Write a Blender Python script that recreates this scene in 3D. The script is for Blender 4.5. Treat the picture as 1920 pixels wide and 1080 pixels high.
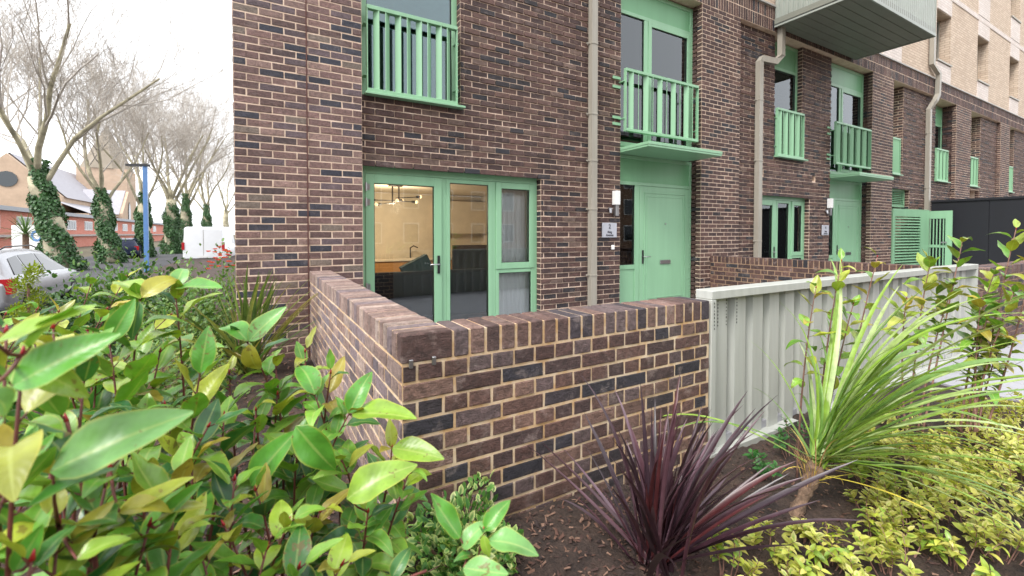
import bpy, math, random
import numpy as np
from mathutils import Vector, Matrix

for o in list(bpy.data.objects):
    bpy.data.objects.remove(o, do_unlink=True)
sc = bpy.context.scene
COL = sc.collection
R = math.radians
random.seed(7)
rng = np.random.default_rng(7)

# ------------------------------------------------------------------ camera
FPX, YAW, PITCH, HOR = 830.0, R(30), R(1.2), 438.0
CAM = Vector((0.184, -5.17, 1.25))
cd = bpy.data.cameras.new('camera')
cam = bpy.data.objects.new('camera', cd)
COL.objects.link(cam)
cam.location = CAM
cam.rotation_euler = (R(90) - PITCH, 0, -YAW)
cd.sensor_width = 36
cd.lens = 36 * FPX / 1920
PY = HOR + FPX * math.tan(PITCH)
cd.shift_y = -(540 - PY) / 1920
cd.clip_start, cd.clip_end = 0.02, 1500
cd.dof.use_dof = True
cd.dof.focus_distance = 3.2
cd.dof.aperture_fstop = 4.0
sc.camera = cam
FW = Vector((math.sin(YAW) * math.cos(PITCH), math.cos(YAW) * math.cos(PITCH), -math.sin(PITCH)))
RT = Vector((math.cos(YAW), -math.sin(YAW), 0))
UP = RT.cross(FW)

def at(x, y, d):
    """point seen at photo position x,y at depth d metres"""
    return CAM + (FW + RT * ((x - 960) / FPX) - UP * ((y - PY) / FPX)) * d

def proj(p):
    v = Vector(p) - CAM
    z = v.dot(FW)
    return 960 + FPX * v.dot(RT) / z, PY - FPX * v.dot(UP) / z, z

# ------------------------------------------------------------------ world, sun, exposure
SUN_EL, SUN_AZ = 50, 246      # azimuth of the sun: degrees clockwise from +Y
w = bpy.data.worlds.new('World')
sc.world = w
w.use_nodes = True
nt = w.node_tree
nt.nodes.clear()
wo = nt.nodes.new('ShaderNodeOutputWorld')
bg = nt.nodes.new('ShaderNodeBackground')
sky = nt.nodes.new('ShaderNodeTexSky')
sky.sky_type = 'NISHITA'
sky.sun_disc = False
sky.sun_elevation = R(SUN_EL)
sky.sun_rotation = R(SUN_AZ)
sky.air_density, sky.dust_density, sky.ozone_density = 1.0, 4.0, 0.6
hs = nt.nodes.new('ShaderNodeHueSaturation')
hs.inputs['Saturation'].default_value = 0.12
mixw = nt.nodes.new('ShaderNodeMix')
mixw.data_type = 'RGBA'
mixw.inputs['Factor'].default_value = 0.7
mixw.inputs['B'].default_value = (9.2, 9.4, 9.8, 1)     # even cloud cover
nt.links.new(sky.outputs[0], hs.inputs['Color'])
nt.links.new(hs.outputs[0], mixw.inputs['A'])
nt.links.new(mixw.outputs['Result'], bg.inputs['Color'])
bg.inputs['Strength'].default_value = 0.135
nt.links.new(bg.outputs[0], wo.inputs[0])

sd = bpy.data.lights.new('sun', 'SUN')
sd.energy = 1.4
sd.angle = R(18)
sd.color = (1.0, 0.96, 0.9)
sun = bpy.data.objects.new('sun', sd)
COL.objects.link(sun)
az, el = R(SUN_AZ), R(SUN_EL)
sdir = Vector((math.sin(az) * math.cos(el), math.cos(az) * math.cos(el), math.sin(el)))
sun.rotation_euler = sdir.to_track_quat('Z', 'Y').to_euler()
sun.location = sdir * 60

vs = sc.view_settings
vs.view_transform = 'Standard'
vs.look = 'None'
vs.exposure = 1.12
vs.gamma = 1.0
vs.use_curve_mapping = False
sc.cycles.use_denoising = True
sc.cycles.max_bounces = 8
sc.cycles.transparent_max_bounces = 12
sc.cycles.caustics_reflective = False
sc.cycles.caustics_refractive = False
sc.cycles.sample_clamp_indirect = 6.0

# ------------------------------------------------------------------ helpers
def lin(r, g, b):
    f = lambda c: (c / 255 / 12.92) if c / 255 <= 0.04045 else ((c / 255 + 0.055) / 1.055) ** 2.4
    return (f(r), f(g), f(b), 1.0)

class MB:
    """collects vertices, faces and a colour per vertex, builds ONE mesh"""
    def __init__(s):
        s.v, s.f, s.c, s.smooth = [], [], [], False
    def add(s, vs, fs, col=None):
        b = len(s.v)
        s.v.extend([tuple(p) for p in vs])
        s.f.extend([tuple(i + b for i in f) for f in fs])
        s.c.extend([col or (1, 1, 1, 1)] * len(vs))
    def addc(s, vs, fs, cols):
        b = len(s.v)
        s.v.extend([tuple(p) for p in vs])
        s.f.extend([tuple(i + b for i in f) for f in fs])
        s.c.extend(cols)
    def box(s, x0, x1, y0, y1, z0, z1, col=None):
        s.add([(x0, y0, z0), (x1, y0, z0), (x1, y1, z0), (x0, y1, z0), (x0, y0, z1), (x1, y0, z1), (x1, y1, z1), (x0, y1, z1)],
              [(0, 3, 2, 1), (4, 5, 6, 7), (0, 1, 5, 4), (1, 2, 6, 5), (2, 3, 7, 6), (3, 0, 4, 7)], col)
    def cbox(s, x0, x1, y0, y1, z0, z1, c=0.003, col=None):
        """box with chamfered edges"""
        P = []
        X, Y, Z = (x0, x1), (y0, y1), (z0, z1)
        idx = {}
        for i in (0, 1):
            for j in (0, 1):
                for k in (0, 1):
                    sx, sy, sz = (1 - 2 * i) * c, (1 - 2 * j) * c, (1 - 2 * k) * c
                    for a, d in (('x', (0, sy, sz)), ('y', (sx, 0, sz)), ('z', (sx, sy, 0))):
                        idx[(i, j, k, a)] = len(P)
                        P.append((X[i] + d[0], Y[j] + d[1], Z[k] + d[2]))
        F = []
        q = lambda *t: F.append(tuple(idx[a] for a in t))
        for e in (0, 1):
            o = [(0, 0), (1, 0), (1, 1), (0, 1)] if e else [(0, 0), (0, 1), (1, 1), (1, 0)]
            q(*[(e, a, b, 'x') for a, b in o])
            q(*[(b, e, a, 'y') for a, b in o])
            q(*[(a, b, e, 'z') for a, b in o])
        for a in (0, 1):
            for b in (0, 1):
                q((a, b, 0, 'x'), (a, b, 1, 'x'), (a, b, 1, 'y'), (a, b, 0, 'y'))
                q((a, 0, b, 'x'), (a, 1, b, 'x'), (a, 1, b, 'z'), (a, 0, b, 'z'))
                q((0, a, b, 'y'), (1, a, b, 'y'), (1, a, b, 'z'), (0, a, b, 'z'))
                for k in (0, 1):
                    q((a, b, k, 'x'), (a, b, k, 'y'), (a, b, k, 'z'))
        s.add(P, F, col)
    def obox(s, c, ax, ay, az, hx, hy, hz, col=None):
        c = Vector(c)
        P = []
        for k in (-1, 1):
            for i, j in ((-1, -1), (1, -1), (1, 1), (-1, 1)):
                P.append(c + ax * (i * hx) + ay * (j * hy) + az * (k * hz))
        s.add(P, [(0, 3, 2, 1), (4, 5, 6, 7), (0, 1, 5, 4), (1, 2, 6, 5), (2, 3, 7, 6), (3, 0, 4, 7)], col)
    def tube(s, pts, rad, n=6, cap=True, col=None):
        pts = [Vector(p) for p in pts]
        m = len(pts)
        if not hasattr(rad, '__len__'):
            rad = [rad] * m
        V = []
        t0 = (pts[1] - pts[0]).normalized()
        a = t0.orthogonal().normalized()
        for i, p in enumerate(pts):
            t = (pts[min(i + 1, m - 1)] - pts[max(i - 1, 0)])
            t = t.normalized() if t.length > 1e-9 else t0
            a = a - t * a.dot(t)
            a = a.normalized() if a.length > 1e-6 else t.orthogonal().normalized()
            b = t.cross(a)
            for k in range(n):
                an = 2 * math.pi * k / n
                V.append(p + (a * math.cos(an) + b * math.sin(an)) * rad[i])
        Fs = []
        for i in range(m - 1):
            for k in range(n):
                k2 = (k + 1) % n
                Fs.append((i * n + k, i * n + k2, (i + 1) * n + k2, (i + 1) * n + k))
        if cap:
            Fs.append(tuple(range(n - 1, -1, -1)))
            Fs.append(tuple((m - 1) * n + k for k in range(n)))
        s.add(V, Fs, col)
    def prism(s, poly, axis, a, b, col=None):
        """extrude polygon (list of 2-tuples) along axis between a and b"""
        def P(p, t):
            return {'x': (t, p[0], p[1]), 'y': (p[0], t, p[1]), 'z': (p[0], p[1], t)}[axis]
        n = len(poly)
        V = [P(p, a) for p in poly] + [P(p, b) for p in poly]
        Fs = [tuple(range(n)), tuple(range(2 * n - 1, n - 1, -1))]
        for i in range(n):
            j = (i + 1) % n
            Fs.append((i, i + n, j + n, j))
        s.add(V, Fs, col)
    def mesh(s, name):
        me = bpy.data.meshes.new(name)
        me.from_pydata(s.v, [], s.f)
        at_ = me.color_attributes.new('Col', 'FLOAT_COLOR', 'POINT')
        at_.data.foreach_set('color', np.array(s.c, dtype=np.float32).ravel())
        if s.smooth:
            me.polygons.foreach_set('use_smooth', [True] * len(me.polygons))
        me.update()
        return me
    def shift(s, d):
        d = Vector(d)
        s.v = [tuple(Vector(p) + d) for p in s.v]
        return s

WL = {}     # world location of every object that is a parent

def link(name, data, parent=None, loc=(0, 0, 0), mat=None):
    o = bpy.data.objects.new(name, data)
    COL.objects.link(o)
    if mat is not None and data is not None and not data.materials:
        data.materials.append(mat)
    if parent is not None:
        o.parent = parent
        o.location = Vector(loc) - WL[parent.name]
    else:
        o.location = loc
    WL[o.name] = Vector(loc)
    return o

def put(name, mb, mat, parent=None, kind=None):
    """mesh given in world coordinates; the object's origin goes to its parent's or to its own base centre"""
    if parent is not None:
        org = WL[parent.name].copy()
    else:
        a = np.array(mb.v)
        lo, hi = a.min(0), a.max(0)
        org = Vector(((lo[0] + hi[0]) / 2, (lo[1] + hi[1]) / 2, lo[2]))
    me = mb.shift(-org).mesh(name)
    o = link(name, me, parent, org, mat)
    if kind:
        o['kind'] = kind
    return o

def thing(name, label, cat, loc, group=None):
    o = link(name, None, None, loc)
    o.empty_display_size = 0.1
    return tag(o, label, cat, group)

def tag(o, label, cat, group=None, kind=None):
    o['label'] = label
    o['category'] = cat
    if group:
        o['group'] = group
    if kind:
        o['kind'] = kind
    return o

def struct(o):
    o['kind'] = 'structure'
    return o

# ------------------------------------------------------------------ materials
def newmat(name):
    m = bpy.data.materials.new(name)
    m.use_nodes = True
    n = m.node_tree
    b = n.nodes['Principled BSDF']
    return m, n, b

def N(n, typ, **kw):
    x = n.nodes.new(typ)
    for k, v in kw.items():
        setattr(x, k, v)
    return x

def mixc(n, fac, a, b, mode='MIX'):
    x = N(n, 'ShaderNodeMix', data_type='RGBA', blend_type=mode)
    for s, v in (('Factor', fac), ('A', a), ('B', b)):
        if hasattr(v, 'is_linked') or hasattr(v, 'links'):
            n.links.new(v, x.inputs[s])
        else:
            x.inputs[s].default_value = v
    return x.outputs['Result']

def noise(n, scale, detail=3, rough=0.6, vec=None, dim='3D'):
    x = N(n, 'ShaderNodeTexNoise')
    x.inputs['Scale'].default_value = scale
    x.inputs['Detail'].default_value = detail
    x.inputs['Roughness'].default_value = rough
    if vec is None:
        g = N(n, 'ShaderNodeNewGeometry')
        vec = g.outputs['Position']
    n.links.new(vec, x.inputs['Vector'])
    return x.outputs['Fac']

def ramp(n, fac, stops):
    x = N(n, 'ShaderNodeValToRGB')
    e = x.color_ramp.elements
    while len(e) < len(stops):
        e.new(0.5)
    for i, (p, c) in enumerate(stops):
        e[i].position = p
        e[i].color = c if hasattr(c, '__len__') else (c, c, c, 1)
    n.links.new(fac, x.inputs[0])
    return x.outputs['Color']

def bump(n, b, h, strength=0.3, dist=0.005):
    x = N(n, 'ShaderNodeBump')
    x.inputs['Strength'].default_value = strength
    x.inputs['Distance'].default_value = dist
    n.links.new(h, x.inputs['Height'])
    n.links.new(x.outputs[0], b.inputs['Normal'])

def simple(name, col, rough=0.5, metal=0.0, var=0.12, scale=6.0, bmp=0.0, bscale=60.0, bdist=0.002, spec=0.5, streak=False):
    m, n, b = newmat(name)
    vec = None
    if streak:
        mp = N(n, 'ShaderNodeMapping')
        mp.inputs['Scale'].default_value = (3, 3, 0.25)
        n.links.new(N(n, 'ShaderNodeNewGeometry').outputs['Position'], mp.inputs['Vector'])
        vec = mp.outputs[0]
    c = tuple(col)
    d = tuple(x * (1 - var * 2) for x in c[:3]) + (1,)
    f = noise(n, scale, 4, 0.65, vec)
    n.links.new(mixc(n, ramp(n, f, [(0.35, 0.0), (0.68, 1.0)]), d, c), b.inputs['Base Color'])
    b.inputs['Roughness'].default_value = rough
    b.inputs['Metallic'].default_value = metal
    b.inputs['Specular IOR Level'].default_value = spec
    if bmp:
        bump(n, b, noise(n, bscale, 5, 0.7), bmp, bdist)
    return m

def brick_mat(name, stain=0.25, fine=1.0):
    m, n, b = newmat(name)
    a = N(n, 'ShaderNodeAttribute', attribute_name='Col')
    f1 = noise(n, 28, 5, 0.7)
    f2 = noise(n, 160, 3, 0.6)
    c1 = mixc(n, 1.0, a.outputs['Color'], ramp(n, f1, [(0.28, 0.55), (0.72, 1.35)]), 'MULTIPLY')
    c2 = mixc(n, 1.0, c1, ramp(n, f2, [(0.3, 0.75), (0.7, 1.2)]), 'MULTIPLY')
    f3 = noise(n, 9, 4, 0.7)
    c3 = mixc(n, ramp(n, f3, [(0.56, 0.0), (0.78, stain)]), c2, lin(186, 168, 160))
    f5 = noise(n, 1.4, 5, 0.65)
    c3 = mixc(n, 1.0, c3, ramp(n, f5, [(0.3, 0.78), (0.7, 1.22)]), 'MULTIPLY')
    f6 = noise(n, 2.6, 6, 0.75)
    c3 = mixc(n, ramp(n, f6, [(0.58, 0.0), (0.8, 0.4)]), c3, lin(176, 160, 152))
    n.links.new(c3, b.inputs['Base Color'])
    b.inputs['Roughness'].default_value = 0.72
    b.inputs['Specular IOR Level'].default_value = 0.5
    mx = N(n, 'ShaderNodeMath', operation='MULTIPLY_ADD')
    n.links.new(f1, mx.inputs[0])
    mx.inputs[1].default_value = 1.6
    n.links.new(f2, mx.inputs[2])
    mp = N(n, 'ShaderNodeMapping')
    mp.inputs['Scale'].default_value = (1, 1, 3.2)
    g = N(n, 'ShaderNodeNewGeometry')
    n.links.new(g.outputs['Position'], mp.inputs['Vector'])
    f4 = noise(n, 38, 6, 0.75, mp.outputs[0])
    cr = ramp(n, f4, [(0.36, 0.0), (0.48, 1.0)])
    ad = N(n, 'ShaderNodeMath', operation='MULTIPLY_ADD')
    n.links.new(cr, ad.inputs[0])
    ad.inputs[1].default_value = 0.8
    n.links.new(mx.outputs[0], ad.inputs[2])
    bump(n, b, ad.outputs[0], 0.8 * fine, 0.007)
    return m

def mortar_mat(name, c1, c2):
    m, n, b = newmat(name)
    f = noise(n, 7, 5, 0.7)
    n.links.new(mixc(n, ramp(n, f, [(0.35, 0.0), (0.65, 1.0)]), c1, c2), b.inputs['Base Color'])
    b.inputs['Roughness'].default_value = 0.95
    bump(n, b, noise(n, 220, 3, 0.7), 0.5, 0.003)
    return m

def leaf_mat(name, gloss=0.32, transl=0.3, attr=False, veins=True, spec=0.5, hue=None):
    """leaf: colour from the object colour (or the vertex colour), pale midrib, gloss, light shining through"""
    m, n, b = newmat(name)
    out = n.nodes['Material Output']
    if attr:
        col = N(n, 'ShaderNodeAttribute', attribute_name='Col').outputs['Color']
    else:
        oi = N(n, 'ShaderNodeObjectInfo')
        col = oi.outputs['Color']
    f = noise(n, 22, 3, 0.6)
    col = mixc(n, 1.0, col, ramp(n, f, [(0.3, 0.72), (0.7, 1.2)]), 'MULTIPLY')
    if veins:
        a = N(n, 'ShaderNodeAttribute', attribute_name='Col')
        s = N(n, 'ShaderNodeSeparateColor')
        n.links.new(a.outputs['Color'], s.inputs[0])
        col = mixc(n, ramp(n, s.outputs[0], [(0.03, 0.3), (0.12, 0.0)]), col, lin(190, 200, 120))
        col = mixc(n, ramp(n, s.outputs[0], [(0.86, 0.0), (1.0, 0.45)]), col, lin(190, 176, 78))
        sp1, sp2 = noise(n, 95, 2, 0.5), noise(n, 14, 2, 0.5)
        spm = N(n, 'ShaderNodeMath', operation='MULTIPLY')
        n.links.new(sp1, spm.inputs[0])
        n.links.new(sp2, spm.inputs[1])
        col = mixc(n, ramp(n, spm.outputs[0], [(0.36, 0.0), (0.40, 0.7)]), col, lin(110, 84, 44))
        mm = N(n, 'ShaderNodeMath', operation='MULTIPLY_ADD')
        n.links.new(s.outputs[1], mm.inputs[0])
        mm.inputs[1].default_value = 70.0
        m2 = N(n, 'ShaderNodeMath', operation='MULTIPLY')
        n.links.new(s.outputs[0], m2.inputs[0])
        m2.inputs[1].default_value = -14.0
        n.links.new(m2.outputs[0], mm.inputs[2])
        sn = N(n, 'ShaderNodeMath', operation='SINE')
        n.links.new(mm.outputs[0], sn.inputs[0])
        bump(n, b, sn.outputs[0], 0.06, 0.0015)
    n.links.new(col, b.inputs['Base Color'])
    b.inputs['Roughness'].default_value = gloss
    b.inputs['Specular IOR Level'].default_value = spec
    t = N(n, 'ShaderNodeBsdfTranslucent')
    n.links.new(mixc(n, 1.0, col, (1.3, 1.25, 0.5, 1), 'MULTIPLY'), t.inputs['Color'])
    mx = N(n, 'ShaderNodeMixShader')
    mx.inputs[0].default_value = transl
    n.links.new(b.outputs[0], mx.inputs[1])
    n.links.new(t.outputs[0], mx.inputs[2])
    n.links.new(mx.outputs[0], out.inputs['Surface'])
    return m

def glass_mat(name, tint, base=0.07, ior=1.55):
    m, n, b = newmat(name)
    out = n.nodes['Material Output']
    n.nodes.remove(b)
    tr = N(n, 'ShaderNodeBsdfTransparent')
    tr.inputs[0].default_value = tint
    gl = N(n, 'ShaderNodeBsdfGlossy')
    gl.inputs['Roughness'].default_value = 0.01
    gl.inputs['Color'].default_value = (0.92, 0.97, 1.0, 1)
    fr = N(n, 'ShaderNodeFresnel')
    fr.inputs['IOR'].default_value = ior
    ad = N(n, 'ShaderNodeMath', operation='ADD', use_clamp=True)
    n.links.new(fr.outputs[0], ad.inputs[0])
    ad.inputs[1].default_value = base
    mx = N(n, 'ShaderNodeMixShader')
    n.links.new(ad.outputs[0], mx.inputs[0])
    n.links.new(tr.outputs[0], mx.inputs[1])
    n.links.new(gl.outputs[0], mx.inputs[2])
    n.links.new(mx.outputs[0], out.inputs['Surface'])
    return m

def emit_mat(name, col, s):
    m, n, b = newmat(name)
    b.inputs['Emission Color'].default_value = col
    b.inputs['Emission Strength'].default_value = s
    b.inputs['Base Color'].default_value = col
    return m

M = {}
M['brick'] = brick_mat('brick')
M['brick_low'] = brick_mat('low_wall_brick', 0.5)
M['mortar'] = mortar_mat('building_mortar', lin(196, 170, 148), lin(222, 200, 180))
M['mortar_low'] = mortar_mat('low_wall_mortar', lin(186, 148, 102), lin(216, 198, 172))
M['mortar_dark'] = mortar_mat('dark_mortar', lin(132, 104, 82), lin(160, 134, 112))  # darker mortar tone for the neighbouring terrace wall
M['green'] = simple('green_paint', lin(136, 180, 144), 0.40, var=0.05, scale=2, streak=True)
M['green_dark'] = simple('green_panel_paint', lin(112, 166, 122), 0.45, var=0.05, scale=2, streak=True)
M['fence'] = simple('fence_paint', lin(180, 182, 176), 0.42, var=0.07, scale=5, streak=True)
M['pipe'] = simple('pipe_paint', lin(156, 150, 138), 0.42, var=0.08, scale=6, streak=True)
M['balcony'] = simple('balcony_metal', lin(150, 156, 148), 0.42, var=0.04, scale=3)
M['soffit'] = simple('soffit_panel', lin(124, 126, 116), 0.5, var=0.05, scale=3)
M['steel'] = simple('brushed_steel', lin(170, 170, 172), 0.3, 0.9, var=0.05)
M['black'] = simple('slot_shadow_black', lin(28, 28, 30), 0.45, var=0.1)
M['hoarding'] = simple('hoarding_paint', lin(20, 22, 30), 0.55, var=0.1)
M['white'] = simple('white_plastic', lin(228, 228, 226), 0.4, var=0.03)
M['plaque'] = simple('plaque_face', lin(176, 178, 186), 0.35, var=0.03)
M['ink'] = simple('plaque_ink', lin(35, 35, 48), 0.6, var=0.05)
M['glass'] = glass_mat('window_glass', (0.98, 1.0, 0.995, 1), 0.03)
M['glass_up'] = glass_mat('upper_window_glass', (0.55, 0.76, 0.77, 1), 0.06, 1.45)
M['plaster'] = simple('plaster', lin(214, 204, 186), 0.8, var=0.05)
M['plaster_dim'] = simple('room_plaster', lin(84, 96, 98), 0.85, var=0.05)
M['oak'] = simple('oak_front', lin(190, 140, 84), 0.5, var=0.1, scale=3)
M['navy'] = simple('navy_fabric', lin(12, 20, 34), 0.9, var=0.1, scale=20)
M['carpet'] = simple('carpet', lin(28, 42, 76), 0.95, var=0.1, scale=20)
M['curtain'] = simple('curtain_cloth', lin(244, 246, 248), 0.85, var=0.02)
M['bark'] = simple('shrub_bark', lin(112, 56, 48), 0.6, var=0.25, scale=40)
M['bark_pale'] = simple('shrub_bark_brown', lin(150, 112, 100), 0.7, var=0.2, scale=50)
M['bud'] = simple('red_bud', lin(168, 30, 44), 0.45, var=0.15, scale=60)
M['leaf'] = leaf_mat('glossy_leaf', 0.33, 0.2, spec=0.55)
M['leaf_soft'] = leaf_mat('soft_leaf', 0.5, 0.35, attr=True, veins=False)
M['blade'] = leaf_mat('strap_leaf', 0.36, 0.2, veins=False)
M['blade_dark'] = leaf_mat('dark_strap_leaf', 0.34, 0.06, spec=0.6, veins=False)
M['ivy'] = leaf_mat('ivy_leaf', 0.45, 0.15, attr=True, veins=False)

# soil
m, n, b = newmat('soil')
f1 = noise(n, 5, 6, 0.7)
f2 = noise(n, 60, 4, 0.7)
cc = mixc(n, ramp(n, f1, [(0.35, 0.0), (0.7, 1.0)]), lin(40, 31, 28), lin(88, 70, 60))
n.links.new(mixc(n, 1.0, cc, ramp(n, f2, [(0.3, 0.5), (0.7, 1.3)]), 'MULTIPLY'), b.inputs['Base Color'])
b.inputs['Roughness'].default_value = 0.95
bump(n, b, f2, 0.9, 0.02)
M['soil'] = m
m, n, b = newmat('wood_chip')
a = N(n, 'ShaderNodeAttribute', attribute_name='Col')
n.links.new(a.outputs['Color'], b.inputs['Base Color'])
b.inputs['Roughness'].default_value = 0.85
M['chip'] = m
M['paving'] = simple('concrete_paving', lin(158, 158, 164), 0.85, var=0.06, scale=5, bmp=0.3)
M['asphalt'] = simple('asphalt', (0.06, 0.06, 0.065, 1), 0.9, var=0.15, scale=3, bmp=0.3)
M['kerb'] = simple('kerb_stone', lin(150, 148, 144), 0.85, var=0.08, scale=5)
M['grassground'] = simple('verge_earth', lin(96, 88, 66), 0.95, var=0.2, scale=2)

# cream brick of the upper storeys: bricks of 3 to 4 pixels, so a pattern
def brick_pattern(name, c1, c2, cm, sx=1.0):
    m, n, b = newmat(name)
    g = N(n, 'ShaderNodeNewGeometry')
    s = N(n, 'ShaderNodeSeparateXYZ')
    n.links.new(g.outputs['Position'], s.inputs[0])
    ad = N(n, 'ShaderNodeMath', operation='ADD')
    n.links.new(s.outputs[0], ad.inputs[0])
    n.links.new(s.outputs[1], ad.inputs[1])
    cb = N(n, 'ShaderNodeCombineXYZ')
    n.links.new(ad.outputs[0], cb.inputs[0])
    n.links.new(s.outputs[2], cb.inputs[1])
    t = N(n, 'ShaderNodeTexBrick')
    n.links.new(cb.outputs[0], t.inputs['Vector'])
    t.inputs['Scale'].default_value = 1.0
    t.inputs['Brick Width'].default_value = 0.225
    t.inputs['Row Height'].default_value = 0.075
    t.inputs['Mortar Size'].default_value = 0.009
    t.inputs['Mortar Smooth'].default_value = 0.2
    t.inputs['Color1'].default_value = c1
    t.inputs['Color2'].default_value = c2
    t.inputs['Mortar'].default_value = cm
    f = noise(n, 1.8, 4, 0.7)
    n.links.new(mixc(n, 1.0, t.outputs['Color'], ramp(n, f, [(0.3, 0.93), (0.7, 1.06)]), 'MULTIPLY'), b.inputs['Base Color'])
    b.inputs['Roughness'].default_value = 0.88
    inv = N(n, 'ShaderNodeMath', operation='SUBTRACT')
    inv.inputs[0].default_value = 1.0
    n.links.new(t.outputs['Fac'], inv.inputs[1])
    bump(n, b, inv.outputs[0], 0.6, 0.006)
    return m
M['cream'] = brick_pattern('cream_brick', lin(206, 188, 168), lin(188, 168, 148), lin(166, 146, 130))
M['whitebrick'] = brick_pattern('white_brick', lin(216, 206, 200), lin(206, 194, 186), lin(190, 180, 174))
M['redbrick'] = brick_pattern('red_brick', lin(200, 122, 104), lin(186, 108, 90), lin(196, 152, 138))
M['stone'] = simple('church_stone', lin(192, 168, 146), 0.9, var=0.1, scale=0.5)
M['slate'] = simple('roof_slate', lin(164, 162, 168), 0.8, var=0.08, scale=1.5)
M['spire'] = simple('spire_stone', lin(142, 132, 118), 0.9, var=0.08, scale=0.4)
M['planebark'] = simple('plane_bark', lin(194, 186, 158), 0.9, var=0.3, scale=1.6, bmp=0.5, bscale=9, bdist=0.03)
M['twig'] = simple('twig_bark', lin(190, 182, 172), 0.85, var=0.15, scale=2)
M['bluepaint'] = simple('blue_paint', lin(92, 132, 184), 0.4, var=0.04)
M['silver'] = simple('silver_paint', lin(178, 180, 184), 0.25, 0.5, var=0.02)
M['vanwhite'] = simple('van_paint', lin(226, 228, 230), 0.3, var=0.02)
M['carglass'] = simple('car_glass', lin(26, 38, 44), 0.06, var=0.02, spec=0.9)
M['tyre'] = simple('tyre', lin(24, 24, 25), 0.85, var=0.1)
M['tail'] = simple('tail_lamp', lin(170, 22, 30), 0.2, var=0.05)
M['flower'] = simple('flower', lin(206, 76, 40), 0.6, var=0.15, scale=30)
M['trunk'] = simple('cordyline_trunk', lin(156, 128, 106), 0.95, var=0.32, scale=38, bmp=1.0, bscale=90, bdist=0.016)

# brick palettes
BRN = [(lin(112, 86, 82), 5), (lin(124, 96, 90), 4), (lin(100, 76, 72), 4), (lin(98, 82, 86), 3), (lin(136, 110, 102), 2),
       (lin(58, 57, 67), 2.0), (lin(50, 51, 63), 1.2), (lin(82, 66, 66), 2), (lin(120, 106, 96), 1)]
DRK = [(lin(88, 63, 57), 5), (lin(77, 55, 51), 5), (lin(67, 48, 46), 4), (lin(97, 71, 63), 3), (lin(47, 42, 46), 1.4),
       (lin(44, 43, 50), 0.8), (lin(102, 82, 73), 1)]
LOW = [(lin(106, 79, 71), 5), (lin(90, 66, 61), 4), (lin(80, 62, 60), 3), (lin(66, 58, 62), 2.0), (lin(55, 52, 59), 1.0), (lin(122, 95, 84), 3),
       (lin(100, 83, 82), 2)]
COPP = [(lin(112, 86, 79), 5), (lin(96, 74, 70), 4), (lin(124, 98, 89), 3), (lin(70, 62, 68), 2), (lin(104, 88, 88), 3)]
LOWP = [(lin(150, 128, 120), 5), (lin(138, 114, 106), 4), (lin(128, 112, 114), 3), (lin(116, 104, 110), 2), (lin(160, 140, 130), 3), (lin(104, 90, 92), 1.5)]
def pick(pal):
    c = random.choices([p[0] for p in pal], [p[1] for p in pal])[0]
    k = random.uniform(0.86, 1.16)
    return (c[0] * k, c[1] * k, c[2] * k, 1)

# ------------------------------------------------------------------ bricks
def brick_geo(c, u, nrm, hl, hh, dep, ch=0.003, jit=0.002):
    """open-backed brick: c is the centre of its face, u along, nrm outward, z up"""
    z = Vector((0, 0, 1))
    j = lambda: random.uniform(-jit, jit)
    V, F = [], []
    for (d, k) in ((-dep, 0), (-ch, 0), (0, ch)):
        for a, b_ in ((-1, -1), (1, -1), (1, 1), (-1, 1)):
            V.append(c + u * (a * (hl - k) + j()) + z * (b_ * (hh - k) + j()) + nrm * (d + (j() if d == 0 else 0)))
    for r in (0, 4):
        for i in range(4):
            k = (i + 1) % 4
            F.append((r + i, r + k, r + 4 + k, r + 4 + i))
    F.append((8, 9, 10, 11))
    return V, F

def rows(u0, u1, z0, z1, openings, zbase=0.0, L=0.225, H=0.075, J=0.0125, off=0.0, pattern=None):
    """yield (centre u, centre z, half length, half height, row) for a bonded panel"""
    k = int(math.floor((z0 - zbase) / H + 1e-6))
    while zbase + k * H < z1 - 0.01:
        za, zb = max(z0, zbase + k * H) + J / 2, min(z1, zbase + (k + 1) * H) - J / 2
        if zb - za < 0.015:
            k += 1
            continue
        zc = (za + zb) / 2
        iv = [(u0, u1)]
        for (a, b_, c, d) in openings:
            if c < zc < d:
                nv = []
                for (s, e) in iv:
                    if b_ <= s or a >= e:
                        nv.append((s, e))
                    else:
                        if a > s:
                            nv.append((s, a))
                        if b_ < e:
                            nv.append((b_, e))
                iv = nv
        LL, o = (L, off + (L / 2 if k % 2 else 0)) if pattern is None else pattern(k)
        for (s, e) in iv:
            i = math.floor((s - o) / LL)
            while o + i * LL < e:
                a, b_ = max(s, o + i * LL), min(e, o + (i + 1) * LL)
                if b_ - a > 0.03:
                    yield ((a + b_) / 2, zc, (b_ - a) / 2 - J / 2, (zb - za) / 2, k)
                i += 1
        k += 1

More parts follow.
